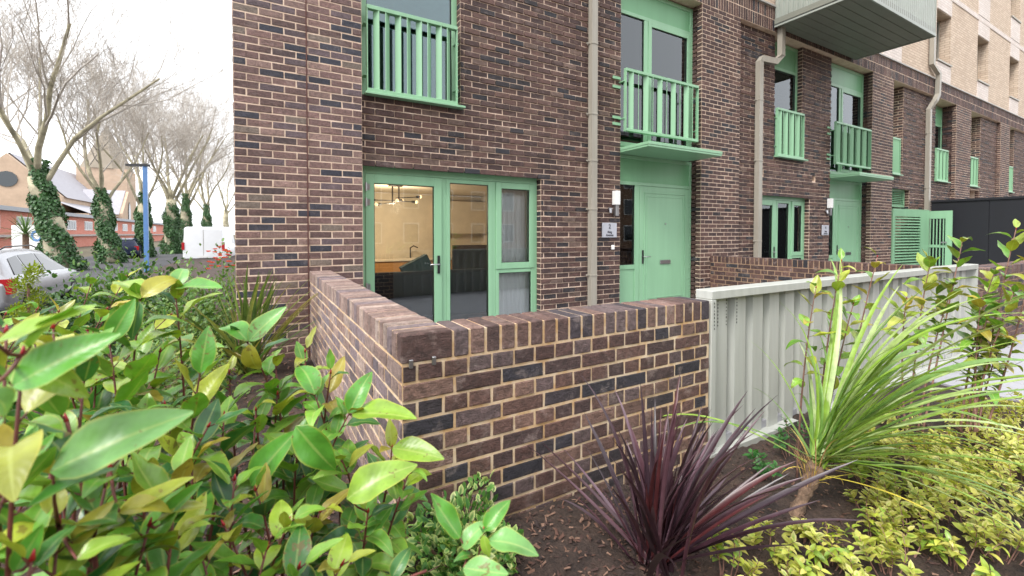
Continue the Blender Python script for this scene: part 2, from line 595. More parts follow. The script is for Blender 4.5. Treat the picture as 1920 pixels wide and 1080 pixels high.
class Bricks:
    def __init__(s):
        s.items = []
    def panel(s, origin, u, nrm, u0, u1, z0, z1, openings=(), pal=BRN, proud=None, dep=0.02, **kw):
        origin, u, nrm = Vector(origin), Vector(u), Vector(nrm)
        for (cu, cz, hl, hh, k) in rows(u0, u1, z0, z1, openings, **kw):
            p = (proud(k) if proud else 0.0) + random.uniform(-0.001, 0.003)
            c = origin + u * cu + Vector((0, 0, cz)) + nrm * p
            V, F = brick_geo(c, u, nrm, hl, hh, dep + p)
            s.items.append((c, V, F, pick(pal)))
    def full(s, x0, x1, y0, y1, z0, z1, pal):
        t = MB()
        j = lambda: random.uniform(-0.002, 0.002)
        t.cbox(x0 + j(), x1 + j(), y0 + j(), y1 + j(), z0, z1 + j(), 0.005)
        c = Vector(((x0 + x1) / 2, (y0 + y1) / 2, (z0 + z1) / 2))
        s.items.append((c, [Vector(p) for p in t.v], t.f, pick(pal)))
    def emit(s, parent, mat, score, limit, rest):
        """the bricks that show largest become objects, the others one joined part"""
        sc_ = [score(it[0]) for it in s.items]
        order = sorted(range(len(s.items)), key=lambda i: -sc_[i])
        top = set(i for i in order[:limit] if sc_[i] > 0)
        mb = MB()
        for i, (c, V, F, col) in enumerate(s.items):
            if i in top:
                t = MB()
                t.add([p - c for p in V], F, col)
                link('brick', t.mesh('brick'), parent, c, mat)
            else:
                mb.add(V, F, col)
        if mb.v:
            put(rest, mb, mat, parent, 'stuff')

def holes(mb, u0, u1, z0, z1, hl, P, depth, vec):
    """sheet with rectangular openings and their reveals; P(u,z) gives the point, vec the inward direction"""
    us = sorted(set([u0, u1] + [h[0] for h in hl] + [h[1] for h in hl]))
    zs = sorted(set([z0, z1] + [h[2] for h in hl] + [h[3] for h in hl]))
    us = [a for a in us if u0 <= a <= u1]
    zs = [a for a in zs if z0 <= a <= z1]
    for i in range(len(us) - 1):
        for k in range(len(zs) - 1):
            cu, cz = (us[i] + us[i + 1]) / 2, (zs[k] + zs[k + 1]) / 2
            if any(h[0] < cu < h[1] and h[2] < cz < h[3] for h in hl):
                continue
            mb.add([P(us[i], zs[k]), P(us[i + 1], zs[k]), P(us[i + 1], zs[k + 1]), P(us[i], zs[k + 1])], [(0, 1, 2, 3)])
    v = Vector(vec) * depth
    for (a, b_, c, d) in hl:
        q = [P(a, c), P(b_, c), P(b_, d), P(a, d)]
        for i in range(4):
            k = (i + 1) % 4
            mb.add([q[i], q[k], q[k] + v, q[i] + v], [(0, 1, 2, 3)])

# ================================================================== GROUND
GZ = -0.12
ROADZ = -0.58
def ground_h(x, y):
    h = GZ
    h += 0.13 * math.exp(-((x - 0.9) ** 2 / 0.5 + (y + 3.6) ** 2 / 0.25))
    h += 0.05 * math.exp(-((x - 1.4) ** 2 / 0.12 + (y + 3.75) ** 2 / 0.06))
    h += 0.10 * math.exp(-((x - 0.1) ** 2 / 1.2 + (y + 1.5) ** 2 / 4.0))
    h += 0.03 * math.sin(x * 5.1 + 1.3 * y) * math.cos(y * 4.3 - x)
    return h
g = MB()
xs = np.concatenate([np.linspace(-3.2, -0.4, 24), np.linspace(-0.35, 4.2, 92), np.linspace(4.3, 13, 20)])
ys = np.concatenate([np.linspace(-9, -5.3, 8), np.linspace(-5.2, -3.0, 50), np.linspace(-2.9, 3.5, 28), np.linspace(4.5, 40, 12)])
V = []
for y in ys:
    for x in xs:
        z = ground_h(x, y) + random.uniform(-0.008, 0.008)
        if x > 4.4:
            z = min(z, GZ)
        V.append((x, y, z))
nx = len(xs)
F = [(j * nx + i, j * nx + i + 1, (j + 1) * nx + i + 1, (j + 1) * nx + i) for j in range(len(ys) - 1) for i in range(nx - 1)]
g.add(V, F)
g.smooth = True
struct(put('planting_bed_ground', g, M['soil']))
g = MB()
g.add([(-900, -900, ROADZ - 0.02), (900, -900, ROADZ - 0.02), (900, 900, ROADZ - 0.02), (-900, 900, ROADZ - 0.02)], [(0, 1, 2, 3)])
struct(put('ground', g, M['grassground']))
g = MB()
g.box(-11.5, -3.45, -30, 160, ROADZ - 0.3, ROADZ)
struct(put('road', g, M['asphalt']))
g = MB()
for k in range(60):
    g.box(-3.44, -3.30, -20 + k * 2.0, -20 + k * 2.0 + 1.985, ROADZ - 0.3, ROADZ + 0.12)
struct(put('kerb', g, M['kerb']))
g = MB()
for i in range(9):
    for j in range(3):
        g.cbox(5.55 + i * 0.605, 5.55 + i * 0.605 + 0.597, -4.28 + j * 0.455, -4.28 + j * 0.455 + 0.447, GZ - 0.06, GZ + 0.015 + random.uniform(0, 0.003), 0.004)
struct(put('path', g, M['paving']))
g = MB()
g.box(0.7, 40, -3.4, 0.6, -0.4, -0.05)
struct(put('terrace_paving', g, M['paving']))

# bark mulch
mb = MB()
chipcols = [lin(84, 58, 48), lin(62, 44, 39), lin(104, 76, 62), lin(122, 95, 80), lin(46, 34, 32), lin(70, 50, 44)]
def chips(nn, xr, yr, smin, smax):
    for _ in range(nn):
        x, y = random.uniform(*xr), random.uniform(*yr)
        if 0.64 < x < 2.6 and y > -3.48:
            continue
        if x > 2.5 and y > -3.5:
            continue
        s = random.uniform(smin, smax)
        z = ground_h(x, y) + random.uniform(0.0, 0.012)
        q = Matrix.Rotation(random.uniform(0, 6.28), 3, 'Z') @ Matrix.Rotation(random.uniform(-0.6, 0.6), 3, 'X') @ Matrix.Rotation(random.uniform(-0.6, 0.6), 3, 'Y')
        wd = s * random.uniform(0.2, 0.5)
        P = [Vector((-s, -wd, 0)), Vector((s * 0.8, -wd * 0.7, 0)), Vector((s, wd * 0.6, 0)), Vector((-s * 0.7, wd, 0)), Vector((0, 0, s * 0.25))]
        P = [q @ p + Vector((x, y, z)) for p in P]
        mb.add(P, [(0, 1, 4), (1, 2, 4), (2, 3, 4), (3, 0, 4), (3, 2, 1, 0)], random.choice(chipcols))
chips(5200, (-0.6, 0.66), (-4.9, -2.2), 0.008, 0.022)
chips(2600, (0.5, 1.9), (-4.6, -3.46), 0.006, 0.018)
chips(3200, (1.9, 4.6), (-5.0, -3.46), 0.005, 0.015)
chips(1800, (-2.5, 0.6), (-2.2, 0.4), 0.012, 0.03)
tag(put('bark_mulch', mb, M['chip']), 'brown shredded bark mulch lying over the planting bed soil', 'mulch', kind='stuff')

# ================================================================== BUILDING
B = thing('apartment_building', 'dark brown brick apartment building with green windows and doors', 'building', (0, 0, 0))
YM = 0.10            # recessed wall plane between the piers
YF = 0.20            # window and door frames
ZB, ZT = 5.325, 5.80 # soldier band
XE = 31.0
# unit layout: piers (front plane y = 0) and the recesses with their openings
piers = [(0.0, 1.2275), (7.06, 8.18), (13.65, 14.86), (19.43, 20.78), (23.9, 25.0), (29.6, 31.0)]
recess = [(1.2275, 7.06), (8.18, 13.65), (14.86, 19.43), (20.78, 23.9), (25.0, 29.6)]
ops = [  # openings in the recessed wall: x0, x1, z0, z1
    (1.25, 3.70, -0.1, 2.05), (1.25, 2.46, 2.835, ZB), (5.225, 7.06, -0.1, ZB),
    (8.95, 10.92, -0.1, 2.05), (9.50, 10.56, 2.835, ZB), (11.80, 13.65, -0.1, ZB),
    (14.95, 15.75, 2.835, ZB), (15.05, 16.25, -0.1, 2.50), (18.05, 19.43, 2.835, ZB),
    (20.80, 22.1, 2.835, ZB), (25.0, 26.0, 2.835, ZB), (18.05, 19.43, -0.1, 2.1), (20.80, 22.1, -0.1, 2.75)]
deep = {6: 0.32, 7: 0.18, 8: 0.32, 9: 0.32, 10: 0.32}
vents = [(8.98, 9.14, 2.43, 2.58), (11.02, 11.16, 2.43, 2.58)]

core = MB()
for (a, b_) in piers:
    core.box(a + 0.003, b_ - 0.003, 0.003, 0.45, -0.4, ZB)
for (a, b_) in recess:
    P = lambda u, z: Vector((u, YM + 0.003, z))
    hl = [(o[0] - 0.003, o[1] + 0.003, o[2] - 0.003, o[3] + 0.003) for o in ops if a - 0.01 <= o[0] and o[1] <= b_ + 0.01] + [o for o in vents if a < o[0] < b_]
    a, b_ = a - 0.004, b_ + 0.004
    holes(core, a, b_, -0.4, ZB, hl, P, 0.34, (0, 1, 0))
core.box(0.003, XE, 0.0035, 0.5, ZB + 0.004, ZT)
core.box(0.0035, 0.3, 0.451, 9.0, -0.4, ZT - 0.01)
wall = put('brick_wall', core, M['mortar'], B)
BR = Bricks()
ux, ny = (1, 0, 0), (0, -1, 0)
alt = lambda k: 0.011 if k % 2 else 0.0
for i, (a, b_) in enumerate(piers):
    BR.panel((0, 0, 0), ux, ny, a, b_, -0.15, ZB, pal=BRN if i == 0 else DRK, off=a)
for i, (a, b_) in enumerate(recess):
    hl = [o for o in ops if a - 0.01 <= o[0] and o[1] <= b_ + 0.01] + [o for o in vents if a < o[0] < b_]
    BR.panel((0, YM, 0), ux, ny, a, b_, -0.15, ZB, hl, pal=BRN if False else DRK, proud=alt, off=a + 0.05)
# pier flanks that face the camera, opening reveals that face the camera
for (a, b_) in piers[1:]:
    BR.panel((a, 0, 0), (0, 1, 0), (-1, 0, 0), 0, 0.34, -0.15, ZB, pal=DRK, off=0.0)
for i, o in enumerate(ops):
    if any(abs(o[1] - p[0]) < 0.02 for p in piers):
        continue
    BR.panel((o[1], 0, 0), (0, 1, 0), (-1, 0, 0), YM, YM + deep.get(i, 0.12), o[2], o[3], pal=DRK, off=YM)
# side of the building that faces the street
BR.panel((0, 0, 0), (0, -1, 0), (-1, 0, 0), -9.0, 0, -0.15, ZB, pal=BRN)
# soldier band: two rows of upright bricks
for r in range(2):
    BR.panel((0, 0, 0), ux, ny, 0, XE, ZB + 0.005 + r * 0.235, ZB + 0.005 + r * 0.235 + 0.23, pal=DRK, L=0.075, H=0.235, zbase=ZB + 0.005,
             off=0.0, pattern=lambda k: (0.075, 0.0))
def bscore(c):
    x, y, z = proj(c)
    if z < 0.3 or not (5 < x < 1915 and 2 < y < 560) or c.x < 0.02:
        return 0
    return 100 / z
BR.emit(wall, M['brick'], bscore, 300, 'brickwork')
jm = MB()
jm.box(0.655, 0.668, -0.006, 0.01, -0.1, ZB)
put('movement_joint', jm, simple('sealant', lin(96, 62, 56), 0.8), B)

# lead flashing and cream storeys above the band
fl = MB()
fl.box(0.0, XE, -0.035, 0.5, ZT + 0.002, ZT + 0.035)
put('flashing', fl, simple('pale_flashing', lin(176, 172, 168), 0.6), B)
lw = [(17.74 + 3.55 * k, 18.86 + 3.55 * k, 6.45, 7.92) for k in range(4)] + [(14.2, 15.3, 6.45, 7.92)]
lw2 = [(17.74 + 3.55 * k, 18.86 + 3.55 * k, 9.45, 10.9) for k in range(-1, 4)]
up = MB()
holes(up, 0.0, XE, ZT + 0.036, 13.0, lw + lw2, lambda u, z: Vector((u, 0.02, z)), 0.34, (0, 1, 0))
put('cream_brick_storey', up, M['cream'], B)
wp = MB()
for (a, b_, c, d) in lw + lw2:
    wp.box(a, b_, 0.0, 0.02, ZT + 0.04 if c < 7 else 8.62, c - 0.06)
    wp.box(a, b_, 0.0, 0.02, d + 0.02, d + 0.5)
wp.box(8.3, XE, 0.003, 0.02, 8.44, 8.60)
put('white_brick_panel', wp, M['whitebrick'], B)
for (a, b_, c, d) in lw + lw2:
    wdw = MB()
    for q in ((a, a + 0.06, c, d), (b_ - 0.06, b_, c, d), (a + 0.06, b_ - 0.06, c, c + 0.06), (a + 0.06, b_ - 0.06, d - 0.06, d)):
        wdw.box(q[0], q[1], 0.28, 0.34, q[2], q[3])
    wo_ = put('window', wdw, M['pipe'], B)
    t = MB(); t.box(a + 0.06, b_ - 0.06, 0.31, 0.316, c + 0.06, d - 0.06)
    put('pane', t, M['glass_up'], wo_)
    t = MB(); t.box(a - 0.02, b_ + 0.02, -0.03, 0.28, c - 0.05, c - 0.005)
    put('sill', t, M['pipe'], wo_)
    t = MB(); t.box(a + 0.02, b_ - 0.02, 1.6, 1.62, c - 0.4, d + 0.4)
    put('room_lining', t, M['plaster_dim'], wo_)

# ---------------------------------------------------------------- windows and doors
def frame(parent, name, x0, x1, z0, z1, y, t=0.06, d=0.07, mat=None, top=None, bottom=None):
    mb = MB()
    tt, tb = top or t, bottom or t
    mb.cbox(x0, x0 + t, y, y + d, z0, z1)
    mb.cbox(x1 - t, x1, y, y + d, z0, z1)
    mb.cbox(x0 + t + 0.0005, x1 - t - 0.0005, y + 0.002, y + d - 0.002, z1 - tt, z1)
    mb.cbox(x0 + t + 0.0005, x1 - t - 0.0005, y + 0.002, y + d - 0.002, z0, z0 + tb)
    return put(name, mb, mat or M['green'], parent)

def pane(parent, x0, x1, z0, z1, y, mat=None):
    mb = MB()
    mb.box(x0, x1, y, y + 0.008, z0, z1)
    o = put('pane', mb, mat or M['glass'], parent)
    g = MB()     # dark gasket round the pane
    k = 0.009
    for q in ((x0, x0 + k, z0, z1), (x1 - k, x1, z0, z1), (x0 + k, x1 - k, z0, z0 + k), (x0 + k, x1 - k, z1 - k, z1)):
        g.box(q[0], q[1], y - 0.012, y - 0.001, q[2], q[3])
    put('gasket', g, M['black'], parent)
    return o

def lever(parent, x, z, y, side=-1):
    mb = MB()
    mb.cbox(x - 0.017, x + 0.017, y - 0.012, y, z - 0.12, z + 0.11, 0.003)
    put('handle_plate', mb, M['black'], parent)
    mb = MB()
    mb.smooth = True
    mb.tube([(x, y - 0.01, z), (x, y - 0.055, z), (x + side * 0.02, y - 0.06, z), (x + side * 0.13, y - 0.06, z)], 0.0085, 8)
    put('handle', mb, M['steel'], parent)

def hinge(parent, x, z, y):
    mb = MB()
    mb.tube([(x, y - 0.012, z - 0.05), (x, y - 0.012, z + 0.05)], 0.012, 8)
    mb.box(x, x + 0.045, y - 0.008, y - 0.001, z - 0.035, z + 0.035)
    put('hinge', mb, M['steel'], parent)

def room(x0, x1, y0, y1, z0, z1, mats, parent=None):
    """four linings, floor, ceiling and back wall of the room behind a window"""
    parent = parent or B
    wl, fl_, ce = mats
    t = MB(); t.box(x0 - 0.05, x0, y0, y1, z0, z1); t.box(x1, x1 + 0.05, y0, y1, z0, z1); t.box(x0, x1, y1, y1 + 0.05, z0, z1)
    put('room_wall', t, wl, parent)
    t = MB(); t.box(x0 - 0.05, x1 + 0.05, y0, y1, z0 - 0.05, z0 - 0.001)
    put('room_floor', t, fl_, parent)
    t = MB(); t.box(x0 - 0.05, x1 + 0.05, y0, y1, z1 + 0.001, z1 + 0.05)
    put('room_ceiling', t, ce, parent)

def patio(x0, x1, full=True):
    """ground floor glazed door, fixed light and side casement"""
    y = YF
    W = x1 - x0
    fr = frame(B, 'patio_window', x0, x1, -0.05, 2.05, y, 0.045, 0.08, top=0.09)
    t = MB(); t.box(x0, x1, YM + 0.01, y + 0.06, 2.052, 2.075)
    put('lintel_plate', t, M['green_dark'], fr)
    s = W / 2.45
    a, b_, c = x0 + 0.045, x0 + 0.99 * s, x0 + 1.72 * s
    # door leaf
    dl = frame(fr, 'door_leaf', a, b_, -0.03, 1.957, y - 0.012, 0.10, 0.07, top=0.11, bottom=0.13)
    t = MB(); t.cbox(b_, b_ + 0.07, y + 0.01, y + 0.08, -0.03, 1.958); t.cbox(c, c + 0.06, y + 0.01, y + 0.08, -0.03, 1.958)
    put('mullion', t, M['green'], fr)
    pane(fr, a + 0.10, b_ - 0.10, 0.10, 1.847, y + 0.02)
    ml = frame(fr, 'fixed_light', b_ + 0.07, c, -0.03, 1.957, y + 0.004, 0.05, 0.06)
    pane(fr, b_ + 0.12, c - 0.05, 0.02, 1.907, y + 0.03)
    d0, d1 = c + 0.06, x1 - 0.045
    frame(fr, 'casement', d0, d1, 0.76, 1.957, y - 0.008, 0.085, 0.07)
    pane(fr, d0 + 0.085, d1 - 0.085, 0.845, 1.872, y + 0.02)
    frame(fr, 'fixed_light', d0, d1, -0.03, 0.755, y + 0.002, 0.05, 0.06, bottom=0.06)
    pane(fr, d0 + 0.05, d1 - 0.05, 0.03, 0.705, y + 0.03)
    lever(fr, b_ - 0.045, 0.86, y - 0.012)
    if full:
        for z in (1.80, 1.62, 0.62):
            hinge(fr, a + 0.005, z, y - 0.012)
    return fr

patio(1.25, 3.70)
patio(8.95, 10.92, False)

def juliet(x0, x1, z0, z1, y, n, brackets, label=None, sill=True, bars=None):
    r = thing_part('balcony_railing', B, (x0, y, z0))
    mb = MB(); mb.cbox(x0, x1, y - 0.03, y + 0.03, z1 - 0.045, z1)
    put('top_rail', mb, M['green'], r)
    mb = MB(); mb.cbox(x0, x1, y - 0.03, y + 0.03, z0, z0 + 0.045)
    put('bottom_rail', mb, M['green'], r)
    for x in (x0, x1 - 0.012):
        mb = MB(); mb.cbox(x, x + 0.012, y - 0.028, y + 0.028, z0 + 0.045, z1 - 0.045, 0.002)
        put('end_post', mb, M['green'], r)
    p = (x1 - x0 - 0.1) / (2 * n)
    for i in range(2 * n):
        a = R(45) if i % 2 == 0 else R(-45)
        ca, sa = math.cos(a), math.sin(a)
        c = Vector((x0 + 0.05 + p * (i + 0.5), y, (z0 + z1) / 2))
        mb = MB()
        mb.obox(c, Vector((ca, -sa, 0)), Vector((sa, ca, 0)), Vector((0, 0, 1)), 0.039, 0.004, (z1 - z0) / 2 - 0.045)
        put('slat', mb, M['green'], r)
    if brackets:
        for zz in (z0 + 0.12, z0 + 0.22, z1 - 0.28, z1 - 0.14):
            mb = MB()
            mb.cbox(x0 - 0.17, x0 - 0.005, YM - 0.026, YM - 0.013, zz - 0.022, zz + 0.022, 0.002)
            put('bracket', mb, M['green'], r)
    for zz in (z0 + 0.2, z1 - 0.2):
        for sx in (x0 - 0.006, x1 + 0.006):
            mb = MB(); mb.cbox(sx - 0.02, sx + 0.02, y, y + 0.12, zz - 0.008, zz + 0.008, 0.002)
            put('fixing_lug', mb, M['green'], r)
    if sill:
        mb = MB(); mb.cbox(x0 - 0.02, x1 + 0.09, y - 0.07, YM + 0.12, z0 - 0.03, z0 - 0.004)
        put('sill', mb, M['green'], r)
    return r

def thing_part(name, parent, loc):
    o = link(name, None, parent, loc)
    o.empty_display_size = 0.1
    return o

def upper_window(x0, x1, z0, z1, y, split=None, head=0.0):
    fr = frame(B, 'window', x0, x1, z0, z1, y, 0.07, 0.07)
    if head:
        t = MB(); t.box(x0 + 0.07, x1 - 0.07, y + 0.012, y + 0.05, z1 - 0.07 - head, z1 - 0.07)
        put('head_panel', t, M['green_dark'], fr)
        t = MB(); t.cbox(x0 + 0.071, x1 - 0.071, y + 0.001, y + 0.069, z1 - 0.13 - head, z1 - 0.0705 - head)
        put('transom', t, M['green'], fr)
    zt = z1 - (0.13 + head if head else 0.07)
    xs_ = [x0 + 0.07] + ([split, split + 0.09] if split else []) + [x1 - 0.07]
    if split:
        t = MB(); t.cbox(split, split + 0.09, y + 0.001, y + 0.069, z0 + 0.071, zt - 0.001)
        put('mullion', t, M['green'], fr)
    for i in range(0, len(xs_), 2):
        a, b_ = xs_[i], xs_[i + 1]
        if split and i == 2:
            frame(fr, 'casement', a + 0.002, b_ - 0.002, z0 + 0.072, zt - 0.002, y - 0.01, 0.075, 0.06)
            pane(fr, a + 0.075, b_ - 0.075, z0 + 0.145, zt - 0.075, y + 0.02, M['glass_up'])
        else:
            pane(fr, a, b_, z0 + 0.07, zt, y + 0.03, M['glass_up'])
    return fr

# unit one, first floor
upper_window(1.25, 2.46, 2.86, 5.30, YF, None)
juliet(1.29, 2.40, 2.865, 3.85, 0.06, 4, False)
# unit two, first floor
upper_window(9.50, 10.56, 2.86, 5.30, YF, None, 0.45)
juliet(9.52, 10.54, 2.865, 3.85, 0.06, 4, False)

def door_bay(x0, x1, label_no):
    y = YF
    upper_window(x0, x1, 2.68, 5.30, y, x0 + 0.62, 0.35 if x0 < 8 else 0.4)
    juliet(x0 - 0.02, x1 - 0.13, 2.86, 3.84, 0.0 - 0.01, 5, True, sill=False)
    # canopy
    cn = thing_part('door_canopy', B, (x0, 0, 2.55))
    t = MB(); t.cbox(x0 - 0.01, x1 - 0.12, -0.50, y + 0.02, 2.575, 2.62, 0.003)
    put('canopy_slab', t, M['green'], cn)
    t = MB(); t.cbox(x0 - 0.004, x1 - 0.126, -0.494, y + 0.0, 2.545, 2.573, 0.002)
    put('canopy_lip', t, M['green'], cn)
    t = MB(); t.box(x0, x1, y + 0.02, y + 0.06, 2.62, 2.68)
    put('upstand', t, M['green_dark'], cn)
    # door set
    ds = frame(B, 'entrance_door_set', x0, x1, -0.05, 2.545, y, 0.06, 0.08)
    t = MB(); t.box(x0 + 0.06, x1 - 0.06, y + 0.015, y + 0.05, 2.11, 2.485)
    put('head_panel', t, M['green_dark'], ds)
    t = MB(); t.cbox(x0 + 0.0605, x1 - 0.0605, y + 0.002, y + 0.078, 2.055, 2.11)
    put('transom', t, M['green'], ds)
    sx = x0 + 0.43
    t = MB(); t.cbox(sx, sx + 0.10, y + 0.003, y + 0.077, -0.03, 2.054)
    put('mullion', t, M['green'], ds)
    t = MB(); t.cbox(x0 + 0.0605, sx - 0.0005, y + 0.004, y + 0.076, 0.66, 0.73)
    put('mid_rail', t, M['green'], ds)
    t = MB(); t.box(x0 + 0.061, sx - 0.001, y + 0.02, y + 0.05, -0.03, 0.66)
    put('side_panel', t, M['green'], ds)
    pane(ds, x0 + 0.06, sx, 0.73, 2.055, y + 0.035)
    dx0, dx1 = sx + 0.105, x1 - 0.065
    t = MB(); t.cbox(dx0, dx1, y - 0.002, y + 0.05, -0.03, 2.05, 0.003)
    dl = put('door_leaf', t, M['green'], ds)
    for k, e in ((0.10, 0.010), (0.16, 0.006)):
        t = MB()
        zz0, zz1 = 0.08 + (k - 0.1), 1.95 - (k - 0.1)
        a, b_ = dx0 + k, dx1 - k
        for q in ((a, a + 0.018, zz0, zz1), (b_ - 0.018, b_, zz0, zz1), (a + 0.018, b_ - 0.018, zz0, zz0 + 0.018), (a + 0.018, b_ - 0.018, zz1 - 0.018, zz1)):
            t.cbox(q[0], q[1], y - 0.002 - e, y - 0.001, q[2], q[3], 0.002)
        put('moulding', t, M['green'], ds)
    lever(ds, dx0 + 0.07, 0.86, y - 0.002, 1)
    t = MB(); t.cbox((dx0 + dx1) / 2 - 0.13, (dx0 + dx1) / 2 + 0.13, y - 0.016, y - 0.004, 0.72, 0.79, 0.004)
    put('letter_slot', t, M['steel'], ds)
    t = MB(); t.tube([((dx0 + dx1) / 2, y - 0.012, 1.42), ((dx0 + dx1) / 2, y - 0.001, 1.42)], 0.014, 10)
    put('spyhole', t, M['steel'], ds)
    t = MB(); t.box(x0, x1, y + 0.09, y + 0.6, -0.3, -0.055)
    put('threshold', t, M['paving'], ds)
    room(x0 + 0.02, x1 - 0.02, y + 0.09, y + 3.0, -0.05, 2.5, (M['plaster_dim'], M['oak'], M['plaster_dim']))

door_bay(5.225, 7.06, '2')
door_bay(11.80, 13.65, '4')

# narrow windows further along the terrace
for (x0, x1, y) in ((14.95, 15.75, 0.34), (18.05, 19.43, 0.34), (20.80, 22.1, 0.34), (25.0, 26.0, 0.34)):
    upper_window(x0, x1, 2.86, 5.30, y, None, 0.5)
    juliet(x0 + 0.02, min(x1 - 0.25, x0 + 0.95), 2.865, 3.85, 0.08, 3, False)
# louvred plant door and louvre above it
lv = frame(B, 'louvre_vent', 15.05, 16.25, 1.99, 2.50, YF, 0.06, 0.06)
for k in range(8):
    t = MB(); t.obox(Vector((15.65, YF + 0.03, 2.075 + k * 0.05)), Vector((1, 0, 0)), Vector((0, 0.8, 0.6)), Vector((0, -0.6, 0.8)), 0.535, 0.03, 0.004)
    put('slat', t, M['green'], lv)
# linings behind the upper windows
for (x0, x1) in ((1.26, 4.4), (5.24, 7.04), (9.4, 11.0), (11.82, 13.63), (14.9, 17.0), (18.0, 19.4), (20.8, 23.0), (25.0, 27.0)):
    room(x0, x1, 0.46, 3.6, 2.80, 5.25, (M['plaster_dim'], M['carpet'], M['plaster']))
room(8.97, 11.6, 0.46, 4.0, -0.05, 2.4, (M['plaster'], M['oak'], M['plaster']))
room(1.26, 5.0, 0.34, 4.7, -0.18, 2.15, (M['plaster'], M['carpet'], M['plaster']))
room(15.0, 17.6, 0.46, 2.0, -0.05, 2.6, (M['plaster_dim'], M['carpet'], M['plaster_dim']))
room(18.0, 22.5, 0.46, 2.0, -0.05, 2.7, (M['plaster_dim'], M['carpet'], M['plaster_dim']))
t = MB()
for v in vents:
    t.box(v[0], v[1], 0.2, 0.22, v[2], v[3])
put('air_brick', t, M['black'], B)

# ---------------------------------------------------------------- rainwater pipes
def pipe(name, pts, hw=0.052, brk=()):
    """square section downpipe along a polyline"""
    r = thing_part(name, B, pts[0])
    mb = MB()
    pts = [Vector(p) for p in pts]
    V, F = [], []
    m_ = len(pts)
    yv = Vector((0, 1, 0))
    for i, p in enumerate(pts):
        t = (pts[min(i + 1, m_ - 1)] - pts[max(i - 1, 0)]).normalized()
        side = yv.cross(t)
        side = side.normalized() if side.length > 0.2 else Vector((1, 0, 0))
        nn = t.cross(side).normalized()
        for a, b_ in ((-1, -1), (1, -1), (1, 1), (-1, 1)):
            V.append(p + side * (a * hw) + nn * (b_ * hw * 0.8))
    for i in range(m_ - 1):
        for k in range(4):
            k2 = (k + 1) % 4
            F.append((i * 4 + k, i * 4 + k2, (i + 1) * 4 + k2, (i + 1) * 4 + k))
    F += [(3, 2, 1, 0), tuple((m_ - 1) * 4 + k for k in range(4))]
    mb.add(V, F)
    put('pipe_run', mb, M['pipe'], r)
    for (x, y, z) in brk:
        t = MB(); t.cbox(x - hw - 0.005, x + hw + 0.005, y - hw * 0.8 - 0.006, y + hw * 0.8 + 0.02, z - 0.014, z + 0.014, 0.003)
        t.cbox(x - hw - 0.05, x - hw - 0.006, y + 0.01, y + 0.03, z - 0.01, z + 0.01, 0.002)
        put('pipe_bracket', t, M['pipe'], r)
    return r
yp = YM - 0.062
pipe('downpipe', [(4.60, yp, -0.1), (4.60, yp, 6.5)], 0.055, [(4.60, yp, z) for z in (0.62, 1.62, 2.35, 3.05, 4.1)])
pipe('downpipe', [(8.86, yp, -0.1), (8.86, yp, 4.66), (8.92, yp - 0.005, 4.72), (9.30, yp - 0.06, 4.72), (9.42, -0.07, 4.85), (9.42, -0.07, 6.5)], 0.06,
     [(8.86, yp, z) for z in (1.1, 2.7, 3.9)])
pipe('downpipe', [(17.35, yp, -0.1), (17.35, yp, 4.9), (17.47, -0.06, 5.15), (17.62, -0.07, 5.35), (17.62, -0.08, 5.95), (17.2, -0.06, 6.15), (17.2, -0.06, 13.0)], 0.065,
     [(17.35, yp, z) for z in (2.6, 4.2)])

# ---------------------------------------------------------------- metal balcony
bal = thing_part('projecting_balcony', B, (9.25, 0, 5.4))
X0, X1, Yb0, Yb1, Zb = 9.25, 12.62, -1.49, -0.02, 5.40
t = MB(); t.box(X0, X1, Yb0 + 0.01, Yb1, Zb + 0.03, Zb + 0.16)
put('balcony_slab', t, M['soffit'], bal)
nb = 8
for i in range(nb):
    a = Yb0 + 0.03 + i * (Yb1 - Yb0 - 0.03) / nb
    t = MB(); t.cbox(X0 + 0.02, X1 - 0.02, a + 0.004, a + (Yb1 - Yb0 - 0.03) / nb - 0.004, Zb + 0.008, Zb + 0.029, 0.003)
    put('soffit_panel', t, M['soffit'], bal)
t = MB()
for q in ((X0, X1, Yb0, Yb0 + 0.025), (X0, X0 + 0.025, Yb0 + 0.026, Yb1), (X1 - 0.025, X1, Yb0 + 0.026, Yb1)):
    t.box(q[0], q[1], q[2], q[3], Zb - 0.006, Zb + 0.05)
put('edge_trim', t, M['balcony'], bal)
def ribs(mb, a, b_, pitch, P):
    """corrugated sheet: P(u, out, z) gives the point"""
    pts = []
    u = a
    while u < b_ - 1e-4:
        for du, o in ((0, 0), (0.42, 0), (0.5, 1), (0.92, 1)):
            if u + du * pitch <= b_:
                pts.append((u + du * pitch, o))
        u += pitch
    pts.append((b_, 0))
    return pts
for (ax, a, b_) in (('x', X0, X1), ('yl', Yb0, Yb1), ('yr', Yb0, Yb1)):
    pt = ribs(None, a, b_, 0.09, None)
    mb = MB()
    V = []
    for (u, o) in pt:
        for z in (Zb + 0.05, Zb + 1.35):
            V.append({'x': (u, Yb0 + 0.03 - o * 0.022, z), 'yl': (X0 + 0.03 - o * 0.022, u, z), 'yr': (X1 - 0.03 + o * 0.022, u, z)}[ax])
    mb.add(V, [(2 * i, 2 * i + 2, 2 * i + 3, 2 * i + 1) for i in range(len(pt) - 1)])
    put('corrugated_cladding', mb, M['balcony'], bal)

